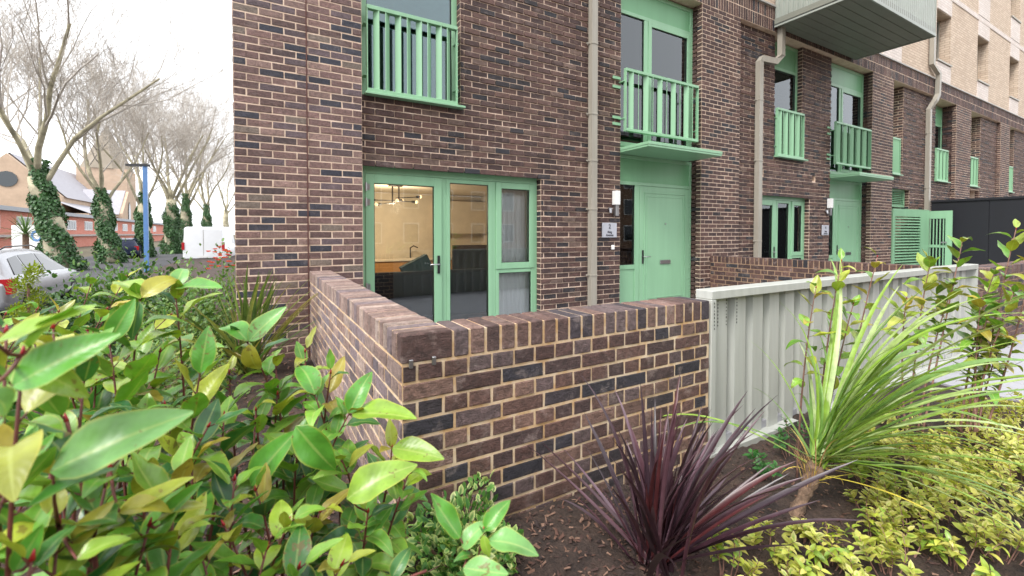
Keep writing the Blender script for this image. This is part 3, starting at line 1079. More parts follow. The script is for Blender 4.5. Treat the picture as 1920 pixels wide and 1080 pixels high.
# ================================================================== ROOM CONTENTS
kc = thing('kitchen_counter', 'oak fronted kitchen counter along the back of the lit room', 'kitchen counter', (3.0, 4.35, -0.18))
for k in range(7):
    x = 1.32 + k * 0.52
    t = MB(); t.cbox(x + 0.002, x + 0.516, 4.06, 4.085, -0.12, 0.66, 0.002)
    put('cupboard_front', t, M['oak'], kc)
t = MB(); t.box(1.27, 4.98, 4.10, 4.68, -0.17, 0.665)
put('carcass', t, M['oak'], kc)
t = MB(); t.cbox(1.27, 4.98, 4.03, 4.69, 0.67, 0.71)
put('worktop', t, M['plaster'], kc)
t = MB(); t.smooth = True; t.tube([(3.15, 4.5, 0.71), (3.15, 4.5, 0.93), (3.2, 4.42, 0.98), (3.27, 4.34, 0.94)], 0.014, 8)
put('tap', t, M['black'], kc)
t = MB(); t.cbox(3.75, 4.98, 4.36, 4.69, 1.25, 2.0)
put('wall_cupboard', t, M['plaster'], kc)
so = thing('sofa', 'dark navy sofa with its back to the glazed door', 'sofa', (2.4, 1.2, -0.05))
t = MB(); t.cbox(1.30, 3.35, 1.0, 1.22, 0.02, 0.70, 0.04); put('backrest', t, M['navy'], so)
t = MB(); t.cbox(1.30, 3.35, 1.23, 1.95, 0.02, 0.42, 0.04); put('seat', t, M['navy'], so)
for x in (1.28, 3.36):
    t = MB(); t.cbox(x, x + 0.17, 1.0, 1.95, 0.02, 0.58, 0.03); put('armrest', t, M['navy'], so)
t = MB(); t.obox((2.32, 1.38, 0.66), Vector((0.9, 0, 0.43)), Vector((0, 1, 0)), Vector((-0.43, 0, 0.9)), 0.22, 0.07, 0.2)
tag(put('cushion', t, simple('teal_fabric', lin(50, 84, 80), 0.9)), 'teal cushion propped on the navy sofa', 'cushion')
tv = thing('television', 'black flat screen television on the side of the lit room', 'television', (4.4, 3.0, 0.7))
t = MB(); t.cbox(3.55, 4.6, 3.0, 3.05, 0.42, 1.02, 0.005); put('screen', t, M['black'], tv)
t = MB(); t.box(3.5, 4.7, 2.85, 3.25, -0.05, 0.38); put('stand', t, M['oak'], tv)
cu = MB()
for (a, b_) in ((3.07, 3.66),):
    nfold = 26
    V = []
    for i in range(nfold + 1):
        x = a + (b_ - a) * i / nfold
        yy = 0.345 + 0.022 * math.sin(i * 1.9) + 0.008 * math.sin(i * 4.1)
        V += [(x, yy, 0.0), (x, yy, 2.3)]
    cu.add(V, [(2 * i, 2 * i + 2, 2 * i + 3, 2 * i + 1) for i in range(nfold)])
cu.smooth = True
tag(put('curtain', cu, M['curtain']), 'white folded curtain drawn behind the narrow side casement', 'curtain')
PLC = Vector((2.42, 3.0, 1.86))
pl = thing('pendant_lamp', 'black branching pendant lamp hanging from the ceiling of the lit room', 'lamp', (PLC.x, PLC.y, 2.15))
t = MB()
for dx in (-0.06, 0.06):
    t.tube([PLC + Vector((dx, 0, 0.285)), PLC + Vector((dx, 0, dx * 0.8 - 0.03))], 0.014, 6)
t.cbox(PLC.x - 0.12, PLC.x + 0.12, PLC.y - 0.06, PLC.y + 0.06, 2.12, 2.148)
put('stem', t, M['black'], pl)
for k, (dx, dy, dz) in enumerate(((-0.36, 0.05, 0.0), (0.42, 0.1, 0.09), (-0.30, -0.12, -0.08), (0.26, -0.12, -0.02), (0.16, 0.25, 0.03), (-0.05, -0.25, -0.02))):
    c = PLC + Vector((0, 0, dz * 0.5))
    e = PLC + Vector((dx, dy, dz))
    t = MB(); t.tube([c, e], 0.009, 6); t.tube([e, e + (e - c).normalized() * 0.07], [0.02, 0.028], 8)
    put('arm', t, M['black'], pl)
    f = e + (e - c).normalized() * 0.095
    t = MB(); t.smooth = True
    t.tube([f - Vector((0, 0, 0.03)), f - Vector((0, 0, 0.017)), f, f + Vector((0, 0, 0.017)), f + Vector((0, 0, 0.03))], [0.008, 0.026, 0.032, 0.026, 0.008], 8)
    put('bulb', t, emit_mat('warm_bulb', (1, 0.72, 0.4, 1), 0.7) if k == 0 else bpy.data.materials['warm_bulb'], pl)
ld = bpy.data.lights.new('pendant_light', 'POINT')
ld.energy = 40
ld.color = (1.0, 0.79, 0.54)
ld.shadow_soft_size = 0.12
lo = bpy.data.objects.new('pendant_light', ld)
COL.objects.link(lo)
lo.location = (2.42, 3.0, 1.72)

# ================================================================== WALL FITTINGS
def lettering(parent, txt, loc, size, rz=0.0, mat=None, off=0.0012, align='CENTER', ext=0.001):
    c = bpy.data.curves.new('lettering', 'FONT')
    c.body, c.size, c.align_x, c.extrude, c.offset = txt, size, align, ext, off
    tmp = bpy.data.objects.new('lettering', c)
    COL.objects.link(tmp)
    bpy.context.view_layer.update()
    me = bpy.data.meshes.new_from_object(tmp)
    bpy.data.objects.remove(tmp, do_unlink=True)
    me.materials.clear()
    me.materials.append(mat or M['ink'])
    o = bpy.data.objects.new('lettering', me)
    COL.objects.link(o)
    o.parent = parent
    o.location = Vector(loc) - WL[parent.name]
    o.rotation_euler = (R(90), 0, rz)
    return o

def plaque(x, z, num, label):
    p = thing('house_number_plaque', label, 'sign', (x, YM - 0.03, z))
    t = MB(); t.cbox(x - 0.15, x + 0.15, YM - 0.03, YM - 0.016, z - 0.115, z + 0.115, 0.002)
    put('plate', t, M['plaque'], p)
    for txt, dz, s in ((num, 0.035, 0.095), ('King', -0.036, 0.05), ('Avenue', -0.084, 0.05)):
        lettering(p, txt, (x, YM - 0.0325, z + dz - 0.01), s)
plaque(4.975, 1.305, '2', 'grey plaque with a large 2 on brick beside the nearer green front door')
plaque(11.58, 1.33, '4', 'smaller looking grey plaque with a 4 on brick beside the farther green front door')
def wall_lamp(x, z, label):
    p = thing('wall_lamp', label, 'lamp', (x, YM - 0.02, z), 'door lamps')
    t = MB(); t.cbox(x - 0.045, x + 0.045, YM - 0.11, YM - 0.013, z - 0.02, z + 0.20, 0.006); put('shade', t, M['white'], p)
    t = MB(); t.cbox(x - 0.02, x + 0.045, YM - 0.08, YM - 0.014, z - 0.19, z - 0.022, 0.004); put('body', t, M['steel'], p)
    t = MB(); t.tube([(x - 0.10, YM - 0.012, z - 0.08), (x - 0.10, YM - 0.045, z - 0.085), (x - 0.11, YM - 0.06, z - 0.15)], [0.03, 0.03, 0.02], 8); put('sensor', t, M['steel'], p)
wall_lamp(5.08, 1.72, 'white box lamp beside the nearer front door, above its grey plaque')
wall_lamp(11.70, 1.86, 'white box lamp partly hidden at the farther front door beyond the second downpipe')
t = MB(); t.cbox(5.02, 5.07, YM - 0.045, YM - 0.013, 1.0, 1.07, 0.004)
tag(put('bell_push', t, M['white']), 'small white bell push on brick below the nearer grey plaque', 'doorbell')

# bin store doors and black hoarding
ld_ = thing('louvred_door', 'green louvred store door standing ajar below the slatted vent', 'door', (15.1, 0.1, -0.1))
dv = Vector((math.cos(R(-5)), math.sin(R(-5)), 0))
dn = Vector((-dv.y, dv.x, 0))
def dbox(mbx, u0, u1, v0, v1, z0, z1, org, d, nn):
    c = org + d * ((u0 + u1) / 2) + nn * ((v0 + v1) / 2) + Vector((0, 0, (z0 + z1) / 2))
    mbx.obox(c, d, nn, Vector((0, 0, 1)), (u1 - u0) / 2, (v1 - v0) / 2, (z1 - z0) / 2)
org = Vector((15.1, 0.08, 0))
t = MB()
for q in ((0, 0.12, -0.1, 1.93), (1.45, 1.93, -0.1, 1.93), (0.121, 1.449, 1.72, 1.93), (0.121, 1.449, -0.1, 0.1)):
    dbox(t, q[0], q[1], -0.025, 0.025, q[2], q[3], org, dv, dn)
put('door_frame', t, M['green'], ld_)
for k in range(20):
    t = MB()
    c = org + dv * 0.785 + Vector((0, 0, 0.16 + k * 0.08))
    t.obox(c, dv, (dn * 0.8 + Vector((0, 0, 0.6))), (Vector((0, 0, 0.8)) - dn * 0.6), 0.66, 0.04, 0.005)
    put('slat', t, M['green'], ld_)
gt = thing('barred_gate', 'green barred metal gate swung open against the black hoarding', 'gate', (17.1, 0.0, -0.1))
org2 = Vector((17.12, 0.05, 0))
gv = Vector((0.08, -1, 0)).normalized()
gn = Vector((-gv.y, gv.x, 0))
t = MB()
for q in ((0, 0.05, -0.1, 1.9), (0.48, 0.62, -0.1, 1.9), (0.051, 0.479, 1.68, 1.9), (0.051, 0.479, -0.1, 0.1), (0.051, 0.479, 0.85, 0.93)):
    dbox(t, q[0], q[1], -0.025, 0.025, q[2], q[3], org2, gv, gn)
put('gate_frame', t, M['green'], gt)
for k in range(6):
    t = MB(); dbox(t, 0.075 + k * 0.07, 0.10 + k * 0.07, -0.012, 0.012, 0.11, 1.67, org2, gv, gn)
    put('bar', t, M['green'], gt)
t = MB(); dbox(t, 0.40, 0.52, -0.09, -0.07, 0.98, 1.02, org2, gv, gn); dbox(t, 0.5, 0.52, -0.07, 0.0, 0.98, 1.02, org2, gv, gn)
put('handle', t, M['steel'], gt)
hd = thing('black_hoarding', 'tall black panelled hoarding beyond the green store doors', 'fence', (17.5, -1.5, -0.1))
for k in range(5):
    t = MB(); t.cbox(17.46, 17.56, -0.02 - (k + 1) * 1.2 + 0.004, -0.02 - k * 1.2, -0.15, 2.16, 0.004)
    put('panel', t, M['hoarding'], hd)
t = MB(); t.cbox(17.42, 17.60, -6.02, -0.02, 2.165, 2.23, 0.004)
put('capping', t, M['hoarding'], hd)

# ================================================================== LOW GARDEN WALLS
def english(kfirst):
    def f(k):
        return (0.1125, 0.0) if (kfirst - k) % 2 == 0 else (0.225, 0.0)
    return f
WX0, WX1, WY, WT = 0.672, 2.556, -3.457, 0.847
COP = 0.1075
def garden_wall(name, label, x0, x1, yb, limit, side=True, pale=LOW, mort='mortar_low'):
    gw = thing(name, label, 'wall', ((x0 + x1) / 2, WY, -0.2))
    core = MB()
    if side:
        core.box(x0 + 0.003, x0 + 0.212, WY + 0.0035, yb, -0.3, WT - 0.004)
    core.box(x0 + 0.212, x1 - 0.004, WY + 0.003, WY + 0.212, -0.3, WT - 0.005)
    cw = put('wall_core', core, M[mort], gw)
    K = Bricks()
    zc = WT - COP - 0.005
    ztop = zc - 0.005
    kb = 20
    zbase = ztop - kb * 0.075
    K.panel((0, WY, 0), ux, ny, x0, x1, -0.22, ztop, pal=LOW, zbase=zbase, proud=lambda k: 0.0,
            pattern=lambda k: (0.1125, x0 - 0.05) if (kb - 1 - k) % 2 == 0 else (0.225, x0))
    if side:
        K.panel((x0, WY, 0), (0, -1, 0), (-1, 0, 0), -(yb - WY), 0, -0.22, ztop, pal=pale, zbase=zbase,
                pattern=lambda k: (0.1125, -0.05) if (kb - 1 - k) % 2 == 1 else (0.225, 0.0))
        K.panel((x0 + 0.215, WY, 0), (0, 1, 0), (1, 0, 0), 0.215, yb - WY, -0.22, ztop, pal=LOW, zbase=zbase)
    K.panel((0, WY + 0.215, 0), (-1, 0, 0), (0, 1, 0), -x1, -(x0 + 0.215), -0.22, ztop, pal=LOW, zbase=zbase)
    # brick on edge coping
    y = WY
    if side:
        while y < yb - 0.05:
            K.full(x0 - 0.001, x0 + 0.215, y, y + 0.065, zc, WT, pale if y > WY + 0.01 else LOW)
            y += 0.0755
    x = x0 + (0.225 if side else 0)
    while x < x1 - 0.05:
        K.full(x, min(x + 0.065, x1), WY - 0.001, WY + 0.215, zc, WT, COPP)
        x += 0.0755
    def sc_(c):
        px, py, z = proj(c)
        if z < 0.3 or not (0 < px < 1920 and 0 < py < 1080):
            return 0
        if c.y > WY + 0.15 and c.x > x0 + 0.2:
            return 0.0
        return 1 / z
    K.emit(cw, M['brick_low'], sc_, limit, 'brickwork')
    return gw
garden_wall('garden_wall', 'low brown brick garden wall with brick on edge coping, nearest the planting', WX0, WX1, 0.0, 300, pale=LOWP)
garden_wall('garden_wall', 'low brick wall of the neighbouring terrace behind the grey metal fence', 7.34, 12.5, 0.0, 300, pale=DRK, mort='mortar_dark')
# metal clips at the corner
for x in (0.70, 0.795):
    t = MB(); t.cbox(x, x + 0.016, WY - 0.014, WY - 0.001, WT - COP - 0.022, WT - COP + 0.012, 0.002)
    tag(put('metal_clip', t, M['steel']), 'small metal clip under the coping at the wall corner, ' + ('left one' if x < 0.75 else 'right one'), 'clip')

# ================================================================== METAL FENCE
fe = thing('metal_fence', 'pale grey profiled metal fence panel beside the low brick wall', 'fence', (4.5, -3.4, -0.15))
FX0, FX1, FY0, FY1, FZ0, FZ1 = 2.568, 7.325, -3.462, -3.345, -0.15, 0.902
t = MB(); t.cbox(FX0, FX1, FY0, FY1, FZ1 - 0.055, FZ1, 0.004); put('top_rail', t, M['fence'], fe)
t = MB(); t.cbox(FX0, FX1, FY0, FY1, FZ0, FZ0 + 0.05, 0.004); put('bottom_rail', t, M['fence'], fe)
for x in (FX0, FX1 - 0.045):
    t = MB(); t.cbox(x, x + 0.045, FY0 + 0.001, FY1 - 0.001, FZ0 + 0.0505, FZ1 - 0.0555, 0.003); put('end_post', t, M['fence'], fe)
pts = []
u = FX0 + 0.046
while u < FX1 - 0.05:
    for du, o in ((0.0, 0.0), (0.052, 0.0), (0.062, 1.0), (0.176, 1.0), (0.186, 0.0)):
        if u + du < FX1 - 0.046:
            pts.append((u + du, o))
    u += 0.196
# each profiled sheet is one strip of the fence
nsh = 5
step = (len(pts) - 1) / nsh
for s_ in range(nsh):
    i0, i1 = int(round(s_ * step)), int(round((s_ + 1) * step))
    mb = MB(); V = []
    for (u, o) in pts[i0:i1 + 1]:
        for z in (FZ0 + 0.05, FZ1 - 0.055):
            V.append((u, FY1 - 0.022 - o * 0.045, z))
    mb.add(V, [(2 * i, 2 * i + 2, 2 * i + 3, 2 * i + 1) for i in range(i1 - i0)])
    put('profiled_sheet', mb, M['fence'], fe)
for (x, yy) in ((2.588, FY0 - 0.001), (2.69, FY1 - 0.069), (2.775, FY1 - 0.069), (2.885, FY1 - 0.069)):  # small black rectangles painting slot shadows onto the fence face
    for k in range(8):
        t = MB(); z = 0.82 - k * 0.022
        t.box(x, x + 0.006, yy - 0.0015, yy - 0.0003, z, z + random.uniform(0.006, 0.013))
        put('slot_shadow', t, M['black'], fe)

# ================================================================== PLANTS
def leaf_mesh(name, width=0.36, fold=0.25, curl=0.3, n=9, tipw=0.55, wave=0.0, seg=2):
    """unit leaf along +Y, normal +Z; vertex colour: R across, G along"""
    V, F, C = [], [], []
    y = z = 0.0
    ang = 0.0
    for i in range(n + 1):
        t = i / n
        if i:
            ang = -curl * (t - 0.5 / n) * 2.0
            y += math.cos(ang) / n
            z += math.sin(ang) / n
        wd = width * 0.5 * (math.sin(math.pi * min(1, t ** 0.8 * 0.97 + 0.015)) ** 0.85) * (1 - 0.12 * t)
        if t < 0.08:
            wd *= 0.4 + t * 7
        for j in range(-seg, seg + 1):
            a = j / seg
            zz = abs(a) * wd * fold * 2 - (a * a) * wd * fold * 0.6 + wave * math.sin(t * 11 + a * 2) * wd * abs(a)
            V.append((a * wd, y, z + zz))
            C.append((abs(a), t, 0, 1))
    k = 2 * seg + 1
    for i in range(n):
        for j in range(k - 1):
            F.append((i * k + j, i * k + j + 1, (i + 1) * k + j + 1, (i + 1) * k + j))
    mb = MB()
    mb.addc(V, F, C)
    mb.smooth = True
    return mb.mesh(name)

LEAVES = [leaf_mesh('photinia_leaf', 0.48, 0.26, c, 9, wave=wv) for c, wv in ((0.15, 0.1), (0.45, 0.2), (0.75, 0.1), (-0.1, 0.15))]
for me in LEAVES:
    me.materials.append(M['leaf'])

def orient(axis, nrm):
    y = axis.normalized()
    x = y.cross(nrm)
    x = x.normalized() if x.length > 1e-5 else y.orthogonal().normalized()
    z = x.cross(y)
    return Matrix((x, y, z)).transposed()

GREENS = [lin(82, 138, 48), lin(98, 152, 54), lin(66, 120, 46), lin(112, 164, 60), lin(54, 106, 50), lin(126, 170, 64), lin(42, 88, 46)]
YOUNG = [lin(140, 168, 52), lin(160, 172, 58), lin(150, 156, 58), lin(112, 156, 54), lin(122, 164, 60), lin(100, 150, 54), lin(160, 146, 60)]

def leafobj(parent, me, p, axis, nrm, size, col, name='leaf'):
    o = bpy.data.objects.new(name, me)
    COL.objects.link(o)
    o.parent = parent
    m4 = orient(axis, nrm).to_4x4()
    m4 = Matrix.Translation(p - WL[parent.name]) @ m4 @ Matrix.Scale(size, 4)
    o.matrix_basis = m4
    o.color = col
    return o

def bez(p0, p1, p2, t):
    return p0 * ((1 - t) ** 2) + p1 * (2 * t * (1 - t)) + p2 * (t * t)

def shrub(name, label, base, tips, per=20, size=(0.075, 0.11), young=0.25, cat='shrub', group=None, r0=0.006, start=0.35, bark='bark', bend=0.12, pal=None, minsep=0.27):
    sh = thing(name, label, cat, base, group)
    stem = MB()
    stem.smooth = True
    cnt = 0
    for tip in tips:
        tip = Vector(tip)
        b0 = Vector(base) + Vector((random.uniform(-0.09, 0.09), random.uniform(-0.09, 0.09), 0))
        b0.x += (tip.x - base[0]) * 0.35
        b0.y += (tip.y - base[1]) * 0.35
        mid = (b0 + tip) / 2 + Vector((random.uniform(-bend, bend), random.uniform(-bend, bend), 0.12))
        P = [bez(b0, mid, tip, i / 10) for i in range(11)]
        stem.tube(P, [r0 * (1 - 0.7 * i / 10) for i in range(11)], 6)
        bud = MB(); bud.smooth = True
        bud.tube([tip, tip + (P[-1] - P[-2]).normalized() * 0.012], [0.0035, 0.001], 5)
        put('bud', bud, M['bud'], sh)
        a = random.uniform(0, 6.28)
        for k in range(per):
            t = start + (1 - start) * (k + random.uniform(-0.3, 0.3)) / (per - 1)
            t = min(max(t, 0.05), 1.0)
            p = bez(b0, mid, tip, t)
            if (p - CAM).length < minsep:
                continue
            d = (bez(b0, mid, tip, min(1, t + 0.02)) - bez(b0, mid, tip, t - 0.02)).normalized()
            a += 2.4
            s1 = d.orthogonal().normalized()
            s2 = d.cross(s1)
            out = s1 * math.cos(a) + s2 * math.sin(a)
            lift = 0.35 + 0.9 * max(0, (t - 0.7) / 0.3) + random.uniform(-0.25, 0.35)
            ax = (out + d * lift + Vector((0, 0, random.uniform(-0.1, 0.15)))).normalized()
            nr = (d * 1.0 - out * 0.35 + Vector((random.uniform(-0.3, 0.3), random.uniform(-0.3, 0.3), 0.5))).normalized()
            if ax.dot(nr) > 0.9:
                nr = ax.orthogonal()
            sz = random.uniform(*size) * (0.65 if t > 0.95 else 1.0) * (0.75 if t < start + 0.1 else 1)
            yg = t > 1 - young * 0.5 and random.random() < 0.6 or random.random() < young * 0.25
            c = random.choice(YOUNG if yg else (pal or GREENS))
            kk = random.uniform(0.8, 1.15)
            c = (c[0] * kk, c[1] * kk, c[2] * kk, 1)
            pe = p + ax * 0.012
            if (pe + ax * sz - CAM).length < minsep:
                continue
            stem.tube([p, pe + ax * 0.003], [0.0017, 0.0012], 4, False)
            leafobj(sh, random.choice(LEAVES), pe, ax, nr, sz, c)
            cnt += 1
    put('stem', stem, M[bark], sh)
    return sh

def gp(x, y):
    return Vector((x, y, ground_h(x, y) - 0.02))

def shrub_px(name, label, base, tl, **kw):
    return shrub(name, label, base, [at(x, y, d) for (x, y, d) in tl], **kw)

SAP = [lin(120, 150, 60), lin(140, 160, 66), lin(96, 134, 58), lin(160, 166, 76)]
G_L = 'glossy evergreen shrubs in the bed beside the low wall'
def hero(sh, lst):
    """single large leaves: photo position of foot and tip with their depths, colour"""
    st = MB(); st.smooth = True
    for (x0, y0, d0, x1, y1, d1, col, roll, root) in lst:
        a, b_ = at(x0, y0, d0), at(x1, y1, d1)
        ax = b_ - a
        view = (CAM - (a + b_) / 2).normalized()
        nr = (view * 0.75 + Vector((0, 0, 0.85))).normalized()
        nr = Matrix.Rotation(roll, 3, ax.normalized()) @ nr
        leafobj(sh, random.choice(LEAVES), a, ax, nr, ax.length, col)
        q = at(*root)
        st.tube([q, (q + a) / 2 + Vector((0, 0, -0.004)), a + ax * 0.02], [0.0026, 0.002, 0.0014], 5)
    put('leaf_stalk', st, M['bark'], sh, 'stuff')

shA = shrub_px('photinia_shrub', 'glossy green shrub nearest the lens at the far left, leaves blurred by closeness', gp(-0.12, -4.48),
         [(12, 625, .62), (100, 615, .75), (160, 680, .72), (43, 668, .50), (125, 790, .62), (205, 880, .62), (20, 900, .52), (110, 985, .56), (280, 985, .64), (60, 1050, .5), (330, 900, .72), (180, 1040, .6), (250, 860, .75), (90, 860, .62)], per=20, size=(0.08, 0.118), young=0.3, group=G_L)
LG, YG, OY, PG, DG = lin(88, 150, 54), lin(132, 166, 58), lin(160, 156, 58), lin(112, 162, 88), lin(60, 108, 48)
hero(shA, [(20, 726, .47, 210, 618, .50, LG, 0.25, (43, 668, .50)), (-12, 645, .46, 186, 585, .52, YG, -0.5, (43, 668, .50)), (-30, 735, .40, 92, 782, .44, PG, 0.1, (43, 668, .50)),
           (94, 884, .52, 346, 762, .56, PG, 0.2, (110, 985, .56)), (142, 1050, .52, 242, 985, .55, YG, -0.2, (110, 985, .56)), (135, 1020, .56, 208, 940, .58, OY, 0.3, (110, 985, .56)),
           (221, 962, .60, 332, 910, .63, OY, -0.2, (205, 880, .62)), (26, 1074, .5, 84, 980, .52, LG, 0.3, (60, 1050, .5)), (45, 884, .52, 112, 812, .54, LG, -0.3, (20, 900, .52)),
           (60, 690, .5, 160, 735, .5, YG, 0.4, (43, 668, .50)), (150, 880, .60, 60, 800, .58, DG, 0.2, (125, 790, .62)), (300, 985, .64, 370, 900, .66, LG, -0.3, (280, 985, .64))])
shB = shrub_px('photinia_shrub', 'tall glossy shrub with bronze young tips in front of the white van', gp(-0.10, -3.95),
         [(262, 572, 1.05), (330, 560, 1.1), (205, 640, 1.0), (375, 700, 1.0), (300, 660, 1.1), (165, 620, 1.15), (420, 780, 1.05), (250, 780, .95), (360, 860, .95), (110, 660, 1.0), (60, 620, 1.1), (310, 760, 1.05), (180, 720, 1.05), (390, 800, .95)],
         per=20, size=(0.09, 0.13), young=0.3, group=G_L)
hero(shB, [(263, 560, 1.02, 222, 492, 1.06, YG, 0.2, (262, 560, 1.05)), (266, 558, 1.02, 330, 492, 1.05, OY, 0.1, (262, 560, 1.05)), (330, 540, 1.08, 345, 478, 1.1, PG, 0.0, (330, 540, 1.1)),
           (332, 540, 1.08, 412, 528, 1.06, LG, -0.2, (330, 540, 1.1)), (205, 640, .98, 250, 560, 1.0, LG, 0.3, (205, 640, 1.0)), (375, 700, .98, 392, 610, 1.0, LG, 0.2, (375, 700, 1.0)),
           (262, 565, 1.02, 240, 640, 1.0, DG, 0.3, (262, 560, 1.05))])
shC = shrub_px('photinia_shrub', 'glossy shrub leaning against the side of the low wall, yellowish tips', gp(0.30, -3.72),
         [(463, 640, 1.25), (515, 675, 1.3), (572, 660, 1.4), (590, 740, 1.2), (655, 775, 1.15), (735, 840, 1.15), (765, 890, 1.1), (640, 860, 1.1), (560, 830, 1.15), (480, 770, 1.2), (690, 960, 1.0), (600, 960, 1.0), (520, 740, 1.25), (620, 700, 1.3), (430, 700, 1.25)],
         per=19, size=(0.08, 0.116), young=0.3, group=G_L)
hero(shC, [(463, 640, 1.2, 412, 565, 1.22, LG, 0.1, (463, 640, 1.25)), (466, 640, 1.2, 530, 572, 1.22, PG, 0.1, (463, 640, 1.25)), (468, 645, 1.2, 470, 720, 1.18, OY, 0.4, (463, 640, 1.25)),
           (655, 775, 1.12, 690, 690, 1.14, LG, 0.1, (655, 775, 1.15)), (660, 776, 1.12, 778, 768, 1.08, YG, -0.3, (655, 775, 1.15)), (735, 840, 1.12, 830, 852, 1.08, YG, 0.1, (735, 840, 1.15)),
           (590, 740, 1.18, 565, 650, 1.2, LG, 0.1, (590, 740, 1.2)), (650, 935, .98, 765, 852, .98, YG, 0.2, (690, 960, 1.0)), (555, 798, 1.0, 632, 900, .98, LG, 0.5, (560, 830, 1.15)),
           (470, 910, 1.0, 545, 808, 1.0, LG, 0.2, (480, 770, 1.2))])
shrub_px('photinia_shrub', 'low glossy shrub at the bottom edge in front of the bark mulch', gp(0.16, -4.35),
         [(420, 985, .85), (500, 1030, .8), (560, 1065, .75), (380, 1050, .75), (480, 920, .95), (640, 1060, .8), (440, 900, .9), (540, 980, .85), (330, 1010, .8)], per=19, size=(0.07, 0.105), young=0.2, group=G_L)
shrub_px('photinia_shrub', 'dark glossy shrub beside the parked silver car', gp(-0.95, -2.6),
         [(170, 535, 2.0), (70, 580, 1.9), (235, 520, 2.1), (110, 585, 1.8), (200, 580, 1.8), (10, 590, 1.7), (275, 540, 2.2), (320, 590, 2.0), (40, 620, 1.6)], per=16, size=(0.10, 0.14), young=0.2, group=G_L)
shS = shrub_px('photinia_shrub', 'single leaning sprig with large round leaves over the variegated mound', gp(0.40, -4.30),
         [(905, 1000, .80)], per=5, size=(0.05, 0.06), young=0.1, start=0.9, group=G_L, bend=0.02)
RT_ = (880, 1030, .80)
hero(shS, [(863, 1010, .79, 802, 928, .80, LG, 0.2, RT_), (868, 1030, .79, 902, 962, .79, PG, -0.1, RT_), (908, 995, .80, 952, 932, .81, LG, 0.2, (905, 1000, .80)), (915, 1014, .79, 1014, 1012, .77, PG, -0.1, (905, 1000, .80)),
           (868, 1064, .77, 956, 1082, .74, PG, 0.1, RT_), (735, 1085, .76, 765, 1020, .77, DG, 0.2, (800, 1070, .76)), (905, 1003, .79, 918, 1048, .78, YG, 0.3, (905, 1000, .80))])
# sparse upright shrubs in front of the fence
G_R = 'sparse upright shrubs in front of the metal fence'
shrub_px('photinia_sapling', 'sparse upright shrub with yellowing leaves in front of the fence middle', gp(2.95, -3.74),
         [(1578, 490, 2.35), (1645, 482, 2.45), (1530, 540, 2.3), (1600, 570, 2.35)], per=15, size=(0.085, 0.13), young=1.2, group=G_R, r0=0.0065, start=0.45, bark='bark_pale', bend=0.03, pal=SAP)
shrub_px('photinia_sapling', 'sparse upright shrub before the right end of the fence below the gate', gp(3.9, -3.84),
         [(1805, 450, 3.0), (1745, 490, 2.95), (1700, 560, 2.9), (1790, 530, 2.95)], per=20, size=(0.11, 0.165), young=0.9, group=G_R, r0=0.007, start=0.45, bark='bark_pale', bend=0.05, pal=SAP)
shrub_px('photinia_sapling', 'bushier upright shrub cut by the right edge in front of the black hoarding', gp(4.2, -4.12),
         [(1905, 430, 2.8), (1865, 510, 2.8), (1900, 550, 2.7), (1850, 600, 2.8), (1935, 490, 2.7), (1880, 640, 2.8), (1840, 560, 2.8)], per=21, size=(0.10, 0.15), young=0.8, group=G_R, r0=0.007, start=0.35, bark='bark_pale', bend=0.05, pal=SAP)

# strap-leaved plants
def blade_mesh(name, width, t0, k, p=1.6, n=10, fold=0.35, twist=0.0):
    """unit blade that leaves the origin at t0 from vertical towards +X and bends by k"""
    V, F, C = [], [], []
    x = z = 0.0
    for i in range(n + 1):
        s = i / n
        if i:
            sm = (i - 0.5) / n
            a = t0 + k * sm ** p
            x += math.sin(a) / n
            z += math.cos(a) / n
        a = t0 + k * s ** p
        wd = width * 0.5 * (0.75 + 0.6 * s) * (1 - s ** 3.0) * (1.0 if s > 0.0 else 0.9) + 0.0006
        tw = twist * s
        nx_, nz_ = -math.cos(a), math.sin(a)
        for j in (-1, 0, 1):
            yy = j * wd * math.cos(tw)
            off = (abs(j) * fold + j * math.sin(tw)) * wd
            V.append((x + nx_ * off, yy, z + nz_ * off))
            C.append((abs(j), s, 0, 1))
    for i in range(n):
        for j in range(2):
            F.append((i * 3 + j, i * 3 + j + 1, (i + 1) * 3 + j + 1, (i + 1) * 3 + j))
    mb = MB()
    mb.addc(V, F, C)
    mb.smooth = True
    return mb.mesh(name)

def put_blade(parent, me, base, azim, length, col, tilt=None, mat=None):
    o = bpy.data.objects.new('blade', me)
    COL.objects.link(o)
    o.parent = parent
    rot = Matrix.Rotation(azim, 4, 'Z')
    if tilt is not None:
        rot = tilt.to_4x4() @ rot
    o.matrix_basis = Matrix.Translation(base - WL[parent.name]) @ rot @ Matrix.Scale(length, 4)
    o.color = col
    return o

# purple phormium
ph = thing('purple_phormium', 'dark purple strap leaved plant in front of the low brick wall', 'plant', gp(1.52, -3.97))
var = []
for i in range(14):
    me = blade_mesh('purple_blade', random.uniform(0.026, 0.048), 0.05 + 0.075 * i, random.uniform(0.1, 0.8), 1.9, fold=0.55, twist=random.uniform(-0.9, 0.9))
    me.materials.append(M['blade_dark'])
    var.append(me)
PC = [lin(60, 38, 46), lin(72, 45, 52), lin(54, 38, 46), lin(88, 60, 68), lin(46, 32, 37), lin(78, 38, 40), lin(98, 74, 84)]
for i in range(96):
    k = min(13, int(abs(random.gauss(0.15, 1)) * 6.2))
    L = random.choice((random.uniform(0.26, 0.45), random.uniform(0.45, 0.66), random.uniform(0.55, 0.78)))
    b0 = gp(1.52, -3.97) + Vector((random.gauss(0, 0.03), random.gauss(0, 0.03), 0))
    put_blade(ph, var[k], b0, random.uniform(0, 6.28), L, random.choice(PC))
